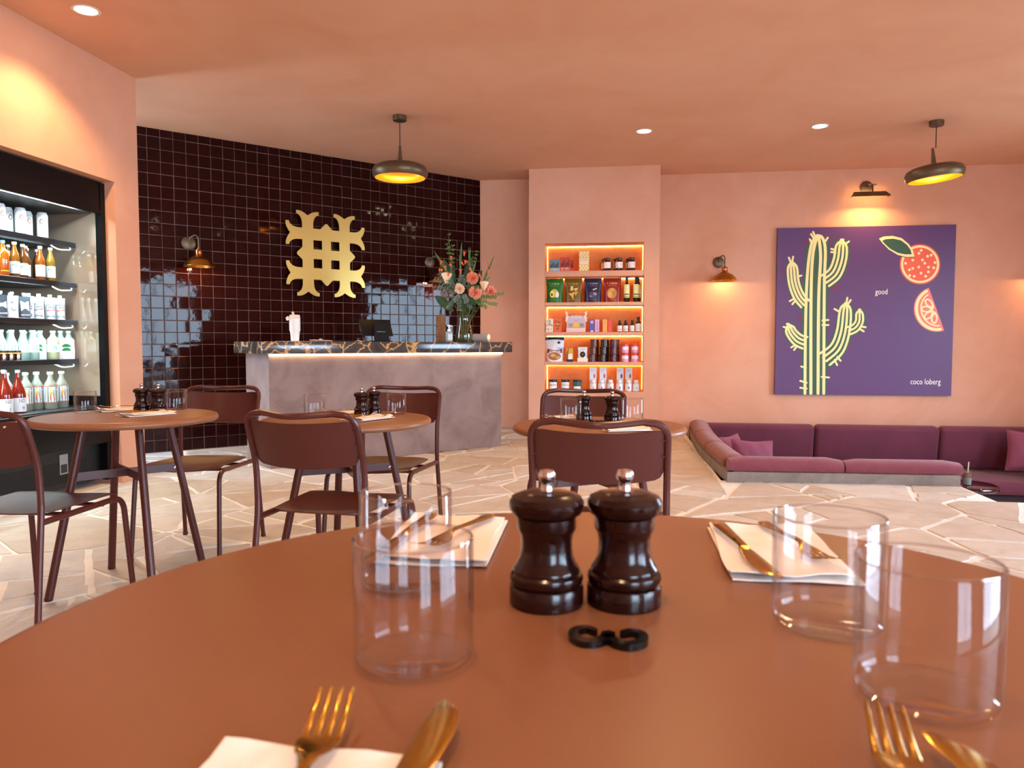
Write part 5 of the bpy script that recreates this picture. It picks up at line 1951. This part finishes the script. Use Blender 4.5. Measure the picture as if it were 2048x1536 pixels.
for x0, x1, lab in ((1490, 1612, 'next to the maroon tins'), (1657, 1785, 'next to the niche edge')):
    for j, pos in enumerate(('lower', 'upper')):
        t = tin('pink_tin', 'pink tin with a red lid %s, %s of two' % (lab, pos), 'tin', (Q7((x0 + x1) / 2), FRONT + .035, SHELF[3] + .1065 * j), R(25 if (j and x0 < 1600) else 0), .042, .105, plain('#e2a0c4', .4), plain('#d8402c', .35), 'pink tins in the niche', .026, 1.01)
        wrap_patch(plain('#f6eef0'), t, .042, .036, .070, 60)
        wrap_text('~8/7', .009, plain('#c04060'), t, .0428, .053, .04)
        for k in range(8):
            wrap_shape(ell(.004, .003, 6), plain('#c860a0'), t, .042, .008 + .006 * (k % 4), 'speckle', -.9 + .26 * k)
    tin('pink_tin', 'pink tin in the rear row %s' % lab, 'tin', (Q7((x0 + x1) / 2 + 18), FRONT + .15, SHELF[3]), 0, .042, .105, plain('#e2a0c4', .4), plain('#d8402c', .35), 'pink tins in the niche', .026, 1.01)

# bottom shelf
for x0, x1, c, c2, lab in ((230, 375, '#6a6a3c', '#b04a6c', 'glass jar with black lid and rose-striped label in the niche'), (437, 600, '#6a4a2c', '#e07830', 'glass jar with black lid and orange-striped label in the niche'), (650, 800, '#3c5a40', '#2c4a3c', 'glass jar with black lid and green label in the niche')):
    t = tin('spread_jar', lab, 'jar', at(x0, x1, FRONT + .04, 4), 0, .050, .135, mat('jar_' + c.strip('#'), c, .12, coat=.5), plain('#16161a', .4), 'black-lidded jars in the niche', .026, 1.02)
    wrap_patch(plain('#eceae6' if c2 != '#2c4a3c' else '#3e5c4c'), t, .050, .020, .104, 62, 'label_band', .12)
    wrap_patch(plain(c2), t, .050, .066, .074, 50, 'label_stripe', .12, .0012)
    wrap_text('~8', .009, plain('#3a3a3a'), t, .0506, .088, .04, ang=.12)
    if c2 == '#2c4a3c':
        wrap_patch(plain('#eceae6'), t, .050, .020, .056, 50, 'label_foot', .12, .0012)
bear = [(-.010, -.022), (.010, -.022), (.010, -.006), (.012, .004), (.008, .010), (.010, .020), (.004, .022), (-.004, .022), (-.010, .020), (-.008, .010), (-.012, .004), (-.010, -.006)]
for x0, x1, c, nm in ((940, 1060, '#d86a60', 'coral'), (1115, 1235, '#d8584c', 'red'), (1408, 1535, '#6a2040', 'wine'), (1562, 1680, '#a8604c', 'brown')):
    carton('gummy_box', 'tall white gummy box with a %s bear mark in the niche' % nm, 'box', at(x0, x1, FRONT + .12, 4), 0, .080, .06, .276, plain('#e9eaf0', .5), 'tall white gummy boxes in the niche',
           prints=[('poly', [(.016 + x * 1.0, .178 + y * 1.1) for x, y in bear], c), (-.032, .024, .255, .258, '#a8acb8'), (-.032, .010, .246, .249, '#a8acb8'), (-.032, .018, .228, .231, '#b8bcc8')], texts=[('~8', .010, -.012, .238, '#80889a', .04)])
for i, (x0, x1, c, nm) in enumerate(((950, 1060, '#d86a60', 'coral'), (1095, 1205, '#d8584c', 'red'), (1240, 1370, '#b03c44', 'crimson'), (1395, 1525, '#8a2c48', 'wine'), (1560, 1668, '#7a3440', 'plum'), (1688, 1805, '#8cc0e0', 'pale blue'))):
    t = thing('gummy_jar', 'white-labelled gummy jar with a %s bear mark in the niche' % nm, 'jar', at(x0, x1, FRONT + .035, 4), 0, 'gummy jars in the niche')
    MB().lathe([(0, 0), (.036, 0), (.038, .004), (.038, .090), (.034, .104), (.026, .110), (0, .110)], 24).build('jar_body', mat('milky_jar', '#d8cfc4', .12, coat=.5), t, angle=40)
    MB().lathe([(0, .110), (.027, .110), (.027, .130), (.022, .134), (0, .134)], 20).build('lid', plain('#f0f0f2', .35), t, angle=40)
    wrap_patch(plain('#eef0f4'), t, .038, .010, .086, 95)
    wrap_shape([(x * .75, y * .75) for x, y in bear], plain(c), t, .038, .040, 'bear_print', .12)
    wrap_text('~7', .007, plain('#70788c'), t, .0386, .074, .03)


# ================================================================== things on the counter
def on_counter(s, d, dz=0):
    """s metres along the counter front from its left foot, d metres back from the front"""
    p = CT @ Vector((s, d, 0))
    return (p.x, p.y, CTOP + dz)


def along(x, y):
    q = CT.inverted() @ Vector((x, y, 0))
    return q.x, q.y


CR = R(45)         # counter items face local -Y; the counter front faces (+x, -y)
s, d = along(-2.767, 6.183)
t = thing('drink_tumbler', 'tall white insulated tumbler with straw and side loop on the counter', 'tumbler', on_counter(s, d, .004), CR)
MB().lathe([(0, 0), (.030, 0), (.034, .004), (.039, .070), (.0405, .078), (.046, .092), (.046, .196), (0, .196)], 36).build('cup', plain('#f3f1ea', .45), t, angle=40)
MB().lathe([(0, .196), (.046, .196), (.046, .204), (.044, .208), (.044, .222), (.040, .226), (0, .226)], 36).build('lid', plain('#f6dcd0', .5), t, angle=40)
for k in range(-1, 2):
    a = R(-90 + 14 * k)
    MB().rbox(.006, .004, .004, .001, 1, Matrix.Translation((.0465 * math.cos(a), .0465 * math.sin(a), .198)) @ Matrix.Rotation(a + PI / 2, 4, 'Z')).build('vent_slot', plain('#4a4540'), t)
MB().tube([(-.012, -.005, .222), (-.022, -.008, .252)], .010, 14).build('straw', plain('#f2cdbd', .5), t)
MB().tube([(-.044, 0, .200), (-.062, -.004, .205), (-.072, -.006, .196), (-.068, -.006, .184), (-.055, -.004, .186)], [.004, .009, .012, .011, .007], 10).build('carry_loop', plain('#efe9df', .5), t)

paper = thing('paper_sheet', 'white paper sheet under the white tumbler on the counter', 'paper', on_counter(s + .02, d + .01, .0005), CR + R(8))
MB().grid(lambda u, v: ((u - .5) * .30, (v - .5) * .21, .0022 + .0012 * math.sin(6 * u)), 8, 6, thick=.0015).build('sheet', plain('#f4f2ee', .6), paper)
MB().box(-.12, .10, -.07, -.066, .0034, .0036).build('printed_line', plain('#8a8f98', .6), paper, False)
clipb = thing('menu_folder', 'tan and black folder lying beside the white tumbler on the counter', 'folder', on_counter(s + .30, d + .03, .005), CR - R(10))
MB().rbox(.16, .20, .008, .002, 2, Matrix.Translation((-.05, 0, .001)) @ Matrix.Rotation(R(3), 4, 'Y')).build('tan_cover', plain('#d8b99a', .6), clipb)
MB().rbox(.22, .18, .005, .002, 2, Matrix.Translation((.10, .01, 0))).build('black_cover', plain('#1a1b20', .45), clipb)
s4 = thing('card_stand', 'small clear card stand on the counter beside the folder', 'stand', on_counter(s + .30, d + .16, 0), CR)
MB().rbox(.03, .012, .028, .002, 1).build('block', plain('#b8c4c4', .2), s4)
MB().box(-.02, .02, -.02, .02, 0, .003).build('foot', plain('#a8b4b4', .2), s4, False)

s, d = along(-2.22, 6.80)
t = thing('point_of_sale', 'black tablet point-of-sale terminal on a stand on the counter', 'terminal', on_counter(s, d - .02, 0), CR - R(4))
M_pos = mat('pos_black', '#0c0c0e', .5, spec=.25)
MB().rbox(.20, .16, .010, .004, 2).build('base', M_pos, t)
st = MB().prism([(-.075, 0), (.075, 0), (.062, .16), (.052, .175), (-.052, .175), (-.062, .16)], 0, .012, Matrix.Translation((.0, -.055, .008)) @ Matrix.Rotation(R(76), 4, 'X')).build('stand', M_pos, t, False)
lettering('~14', .014, plain('#e8e4de'), st, Matrix.Translation((.0, -.055, .008)) @ Matrix.Rotation(R(76), 4, 'X') @ Matrix.Translation((0, .085, .0128)), maxw=.08)
SC = Matrix.Translation((-.02, .035, .128)) @ Matrix.Rotation(R(62), 4, 'X')
sc = MB().rbox(.31, .175, .012, .005, 2, SC).build('screen', M_pos, t)
MB().box(-.146, .146, -.080, .080, -.0015, .0, SC).build('display', mat('dark_display', '#050508', .08), sc, False)
LG = SC @ Matrix.Translation((.03, .040, .0124))
for q in ((-.013, .013, -.013, -.009), (-.013, .013, .009, .013), (-.013, -.009, -.013, .013), (.009, .013, -.013, .013), (-.004, .004, -.004, .004)):
    MB().box(*q, 0, .0006, LG).build('maker_mark', plain('#3c3c42', .4), sc, False)
rec = thing('receipt_paper', 'crumpled white receipt lying beside the black terminal', 'paper', on_counter(s - .19, d - .03, .0005), CR)
MB().grid(lambda u, v: ((u - .5) * .13, (v - .5) * .06, .007 + .006 * math.sin(8 * u + 2) * math.cos(3 * v)), 12, 4, thick=.001).build('slip', plain('#f0ede6', .6), rec)

s, d = along(-1.648, 7.259)
t = thing('sanitiser_bottle', 'clear pump bottle of hand gel in front of the flower vase', 'bottle', on_counter(s, d, 0), CR)
MB().rbox(.066, .045, .105, .012, 3).build('bottle', mat('gel_bottle', '#b9c3c0', .08, trans=.4, coat=.5), t)
MB().box(-.027, .027, -.0232, -.0226, .02, .080).build('front_label', plain('#c8cfcc', .4), t, False)
MB().lathe([(0, .104), (.018, .104), (.018, .124), (.008, .128), (.008, .152), (0, .152)], 18).build('collar', plain('#e9eef0', .35), t)
MB().tube([(-.018, 0, .158), (.0, 0, .160), (.030, 0, .158), (.044, 0, .148)], [.008, .009, .006, .004], 10).build('pump_head', plain('#eef2f4', .35), t)
s, d = along(-1.728, 7.363)
t = thing('wicker_bottle', 'tall amber glass bottle behind the hand gel on the counter', 'bottle', on_counter(s, d + .05, 0), CR)  # amber glass bottle, built as an opaque brown cylinder with raised bands
MB().lathe([(0, 0), (.046, 0), (.048, .004), (.048, .252), (.044, .262), (.030, .268), (0, .268)], 28).build('glass_body', mat('wicker', '#9a6a3c', .35, var='#7a4c28', vscale=60, bump=.5, bscale=90), t)
for k in range(9):
    MB().lathe([(.0482, .02 + k * .027), (.0505, .024 + k * .027), (.0482, .028 + k * .027)], 28).build('raised_band', MATS['wicker'], t)
s, d = along(-1.385, 7.58)
t = thing('glass_jar', 'clear ribbed glass jar lying on its side beside the vase', 'jar', on_counter(s, d, .0435), CR + R(32))
RJ = Matrix.Rotation(R(90), 4, 'X')
MB().lathe([(0, .085), (.036, .085), (.041, .075), (.041, -.055), (.043, -.060), (.043, -.078), (.040, -.080), (.037, -.078), (.037, .070), (0, .078)], 36, RJ).build('jar_body', mat('frosted_jar', '#c9c4bd', .12, trans=.35, coat=.6), t)
for k in range(8):
    a = k * PI / 4
    MB().lathe([(0, 0), (.009, .001), (.011, .004), (.008, .007), (0, .008)], 10, RJ @ Matrix.Translation((.026 * math.cos(a), .026 * math.sin(a), -.086))).build('faceted_boss', MATS['frosted_jar'], t)

# ------------------------------------------------------------------ vase and flowers
s, d = along(-1.543, 7.478)
VB = Vector(on_counter(s, d, 0))
vase = thing('glass_vase', 'clear glass vase half filled with water on the counter', 'vase', VB)
vp = [(.078, .004), (.086, .02), (.088, .06), (.080, .12), (.066, .19), (.060, .23), (.064, .262), (.070, .275)]
MB().lathe([(0, 0)] + [(.078, 0)] + vp + [(r - .003, z) for r, z in vp[::-1]] + [(0, .006)], 40).build('vase_body', M_bottle, vase, angle=40)
MB().lathe([(0, .006), (.074, .006), (.082, .022), (.083, .055), (.080, .080), (0, .080)], 32).build('water', mat('vase_water', '#6c7a4a', .05, trans=.6, coat=.4), vase)
bq = thing('flower_arrangement', 'tall orange and peach flower arrangement standing in the glass vase', 'flowers', VB + Vector((0, 0, .012)))
rf = random.Random(12)
RV = Vector((math.cos(R(8)), math.sin(R(8)), 0))          # across the bouquet
FV = Vector((math.sin(R(8)), -math.cos(R(8)), 0))         # towards the tables
BP = lambda a, b, h: RV * a + FV * b + Vector((0, 0, h))
M_stem = plain('#4c6a2c', .6)
M_leafd = mat('dark_leaf', '#26401f', .45, var='#35552a', vscale=20)
M_leafm = mat('mid_leaf', '#4d7030', .5, var='#3d5c26', vscale=20)
M_euc = mat('eucalyptus', '#6d7f74', .6, var='#586a60', vscale=25)
M_fern = plain('#5c8440', .6)


def leaf_shape(parent, base, tip, width, m, bend=.15, name='leaf', n=6):
    b, e = Vector(base), Vector(tip)
    ax_ = e - b
    L = ax_.length
    side = ax_.cross(FV)
    side = side.normalized() if side.length > 1e-5 else RV.copy()
    up = side.cross(ax_).normalized()

    def fn(u, v):
        q = u
        w = width / 2 * math.sin(PI * min(1, q * .96 + .03)) ** .8
        c = b + ax_ * q + up * bend * L * math.sin(PI * q * .5) * q
        return c + side * w * (v * 2 - 1) + up * (-.25 * w * (1 - (v * 2 - 1) ** 2))
    return MB().grid(fn, n, 4, thick=.0008).build(name, m, parent, angle=70)


def stem(a, b, h, r=.0028):
    return MB().tube([BP(a * .06, b * .06, .0), BP(a * .22, b * .22, .20), BP(a * .6, b * .6, .20 + (h - .20) * .55), BP(a, b, h)], r, 6).build('stem', M_stem, bq)


def ruffled(a, b, h, R0, m, deep):
    """dense round bloom of curled petals"""
    c = BP(a, b, h)
    stem(a, b, h - R0 * .5)
    core = MB()
    nl = 6
    for L in range(nl):
        n = 5 + L * 3
        for k in range(n):
            ang = 2 * PI * (k + .5 * (L % 2)) / n + rf.uniform(-.15, .15)
            el = R(80 - L * 22) + rf.uniform(-.1, .1)
            dr = (RV * math.cos(ang) * math.cos(el) + Vector((0, 0, 1)) * math.sin(ang) * math.cos(el) + FV * math.sin(el))
            tan = dr.cross(FV)
            tan = tan.normalized() if tan.length > .01 else RV.copy()
            out = dr.normalized()
            nn = out.cross(tan)
            w = R0 * (.17 + .03 * L)
            ln = rf.uniform(.86, 1.08)

            def fn(u, v):
                rr = R0 * ln * (.40 + .60 * u)
                x = (v * 2 - 1) * w * (.5 + .6 * u)
                cup = 1 - (v * 2 - 1) ** 2
                return c + out * (rr - .10 * R0 * (1 - cup) * u) + tan * x + nn * (.22 * R0 * cup * u)
            core.grid(fn, 3, 4)
    bl = core.build('bloom', m, bq, angle=80)
    MB().lathe([(0, -R0 * .62), (R0 * .5, -R0 * .4), (R0 * .66, 0), (R0 * .5, R0 * .4), (0, R0 * .62)], 14, Matrix.Translation(c)).build('bloom_core', deep, bl)
    return bl


M_peach = mat('peach_petal', '#e98258', .6, var='#f2a684', vscale=90)
M_pink = mat('coral_petal', '#ec8a6c', .6, var='#f6b49a', vscale=90)
M_creamp = mat('cream_petal', '#f3cda4', .6, var='#f8dfc4', vscale=90)
K2 = .00575


def fp(px, py):
    """place in the bouquet from its traced picture (steps of a centimetre or so about the vase foot)"""
    return ((px - 928) * K2, (684 - py) * K2)


for px, py, r, m, b in ((944, 575, .062, M_peach, .06), (949, 601, .066, M_pink, .11), (975, 598, .058, M_pink, .03), (922, 594, .052, M_creamp, .12)):
    a, h = fp(px, py)
    ruffled(a, b, h, r, m, plain('#b8452c', .7) if m is not M_creamp else plain('#d89a68', .7))
for px, py, b, s in ((899, 577, .09, 1), (964, 590, .07, .85)):
    a, h = fp(px, py)
    stem(a, b, h - .03)
    c = BP(a, b, h)

    def spathe(u, v, c=c, s=s):
        ang = (u - .5) * 1.65 * PI
        rr = (.012 + .042 * v ** .8) * s * (1 - .25 * abs(u - .5) * 2)
        return c + RV * math.sin(ang) * rr * (.9 + .3 * v) + FV * (math.cos(ang) * rr * .6 - .01) + Vector((0, 0, (-.045 + .09 * v) * s + .02 * math.cos(ang) * v * s))
    fl = MB().grid(spathe, 14, 6, thick=.001).build('calla_bloom', M_creamp, bq, angle=80)
    MB().tube([c + Vector((0, 0, -.03 * s)), c + FV * .012 + Vector((0, 0, .045 * s))], .005, 8).build('spadix', plain('#e8b040'), fl)
for px, py, b in ((889, 548, .05), (897, 558, .08), (906, 540, .0), (906, 553, .02), (923, 564, .07), (926, 549, .0), (931, 547, .02), (936, 548, -.01), (941, 561, .06), (929, 532, .0), (973, 550, .02), (971, 564, .05), (957, 572, .08), (903, 570, .12)):
    a, h = fp(px, py)
    c = BP(a, b, h)
    tilt = RV * rf.uniform(-.3, .3) + Vector((0, 0, 1))
    bud = MB().lathe([(0, -.022), (.006, -.016), (.009, .004), (.016, .022), (.012, .020), (.004, .004), (0, .0)], 8, Matrix.Translation(c) @ Matrix.Rotation(rf.uniform(-.7, .7), 4, FV))
    bud.build('gladiolus_bud', mat('orange_petal', '#e2552a', .55, var='#f07a4a', vscale=50), bq, angle=60)
for tip, base, w, b in (((877, 528), (915, 590), .03, .03), ((925, 511), (921, 560), .022, .0), ((937, 520), (940, 570), .022, .0), ((951, 540), (940, 580), .020, .03), ((982, 535), (958, 590), .022, .02), ((921, 535), (925, 575), .018, .05), ((940, 519), (936, 560), .016, -.03)):
    a0, h0 = fp(*base)
    a1, h1 = fp(*tip)
    MB().tube([BP(a0 * .2, 0, .08), BP(a0 * .7, b, h0 * .7), BP(a0, b, h0)], .003, 6).build('stem', M_stem, bq)
    leaf_shape(bq, BP(a0, b, h0), BP(a1, b, h1), w, M_leafm, .03, 'blade_leaf')
for tip, base, w, m, b in (((912, 633), (880, 607), .085, M_leafd, .13), ((884, 606), (905, 622), .05, M_leafd, .12), ((893, 541), (906, 585), .085, M_leafd, -.03), ((944, 536), (926, 580), .06, M_leafd, -.02), ((950, 635), (940, 616), .05, M_leafd, .08), ((962, 626), (945, 610), .04, M_leafd, .08),
                           ((955, 588), (945, 598), .035, M_leafm, .15), ((960, 560), (944, 590), .06, M_leafd, -.02), ((905, 545), (912, 580), .05, M_leafd, .0), ((935, 560), (925, 590), .05, M_leafd, .03), ((932, 637), (926, 610), .05, M_leafd, .11), ((902, 630), (916, 608), .055, M_leafd, .11), ((950, 622), (934, 606), .06, M_leafd, .12), ((888, 575), (908, 596), .05, M_leafd, .02)):
    a0, h0 = fp(*base)
    a1, h1 = fp(*tip)
    leaf_shape(bq, BP(a0, b, h0), BP(a1, b, h1), w, m, .12)
# sprigs: small leaves in pairs along a stem
def sprig(base, tip, b, m, n, size, name):
    a0, h0 = fp(*base)
    a1, h1 = fp(*tip)
    p0, p1 = BP(a0, b, h0), BP(a1, b * 1.3, h1)
    sp = MB().tube([BP(a0 * .3, b * .5, h0 * .55), p0, p1], .0018, 5).build('stem', M_stem, bq)
    dirv = (p1 - p0).normalized()
    sd = dirv.cross(FV).normalized()
    lv = MB()
    for k in range(n):
        q = p0.lerp(p1, k / (n - 1))
        for s_ in (-1, 1):
            dv = (sd * s_ + dirv * .6 + FV * rf.uniform(-.4, .6)).normalized()
            sdv = dv.cross(FV).normalized()
            sz = size * rf.uniform(.7, 1.2)
            lv.grid(lambda u, v: q + dv * sz * u + sdv * sz * .55 * math.sin(PI * min(1, u * .95 + .05)) * (v - .5) + FV * .1 * sz * u * u, 3, 2)
    tag(lv.build(name, m, sp, angle=80), kind='stuff')


for base, tip, b in (((912, 590), (880, 577), .07), ((915, 600), (888, 590), .10), ((920, 600), (905, 580), .10), ((922, 605), (915, 615), .15), ((930, 604), (934, 617), .15), ((918, 590), (925, 572), .08), ((925, 600), (932, 580), .09), ((912, 600), (892, 605), .12), ((915, 608), (904, 627), .13), ((930, 608), (941, 627), .13), ((908, 598), (880, 590), .05), ((935, 592), (951, 574), .04), ((922, 608), (922, 630), .14), ((905, 590), (886, 568), .03)):
    sprig(base, tip, b, M_euc, 7, .030, 'eucalyptus_leaf')
for base, tip, b in (((950, 610), (996, 602), .05), ((948, 612), (985, 621), .07), ((945, 600), (972, 574), .02), ((952, 605), (984, 610), .09), ((945, 612), (968, 626), .10)):
    sprig(base, tip, b, M_fern, 12, .026, 'fern_leaflet')
for base, tip, b in (((908, 575), (902, 499), .0), ((910, 570), (909, 518), .0), ((938, 570), (951, 528), .0), ((912, 570), (898, 515), -.02)):
    sprig(base, tip, b, M_leafm, 8, .026, 'sprig_leaf')
for px, py, b in ((895, 607, .16), (899, 610, .15), (907, 602, .16), (868, 605, .08), (874, 607, .09), (865, 600, .07), (896, 601, .15)):
    a, h = fp(px, py)
    MB().lathe([(0, -.014), (.010, -.008), (.015, .004), (.010, .014), (0, .016)], 8, Matrix.Translation(BP(a, b, h)) @ Matrix.Rotation(rf.uniform(-.8, .8), 4, 'X')).build('hellebore_bloom', mat('mauve_petal', '#7a4448', .6, var='#8c5a50', vscale=60), bq)
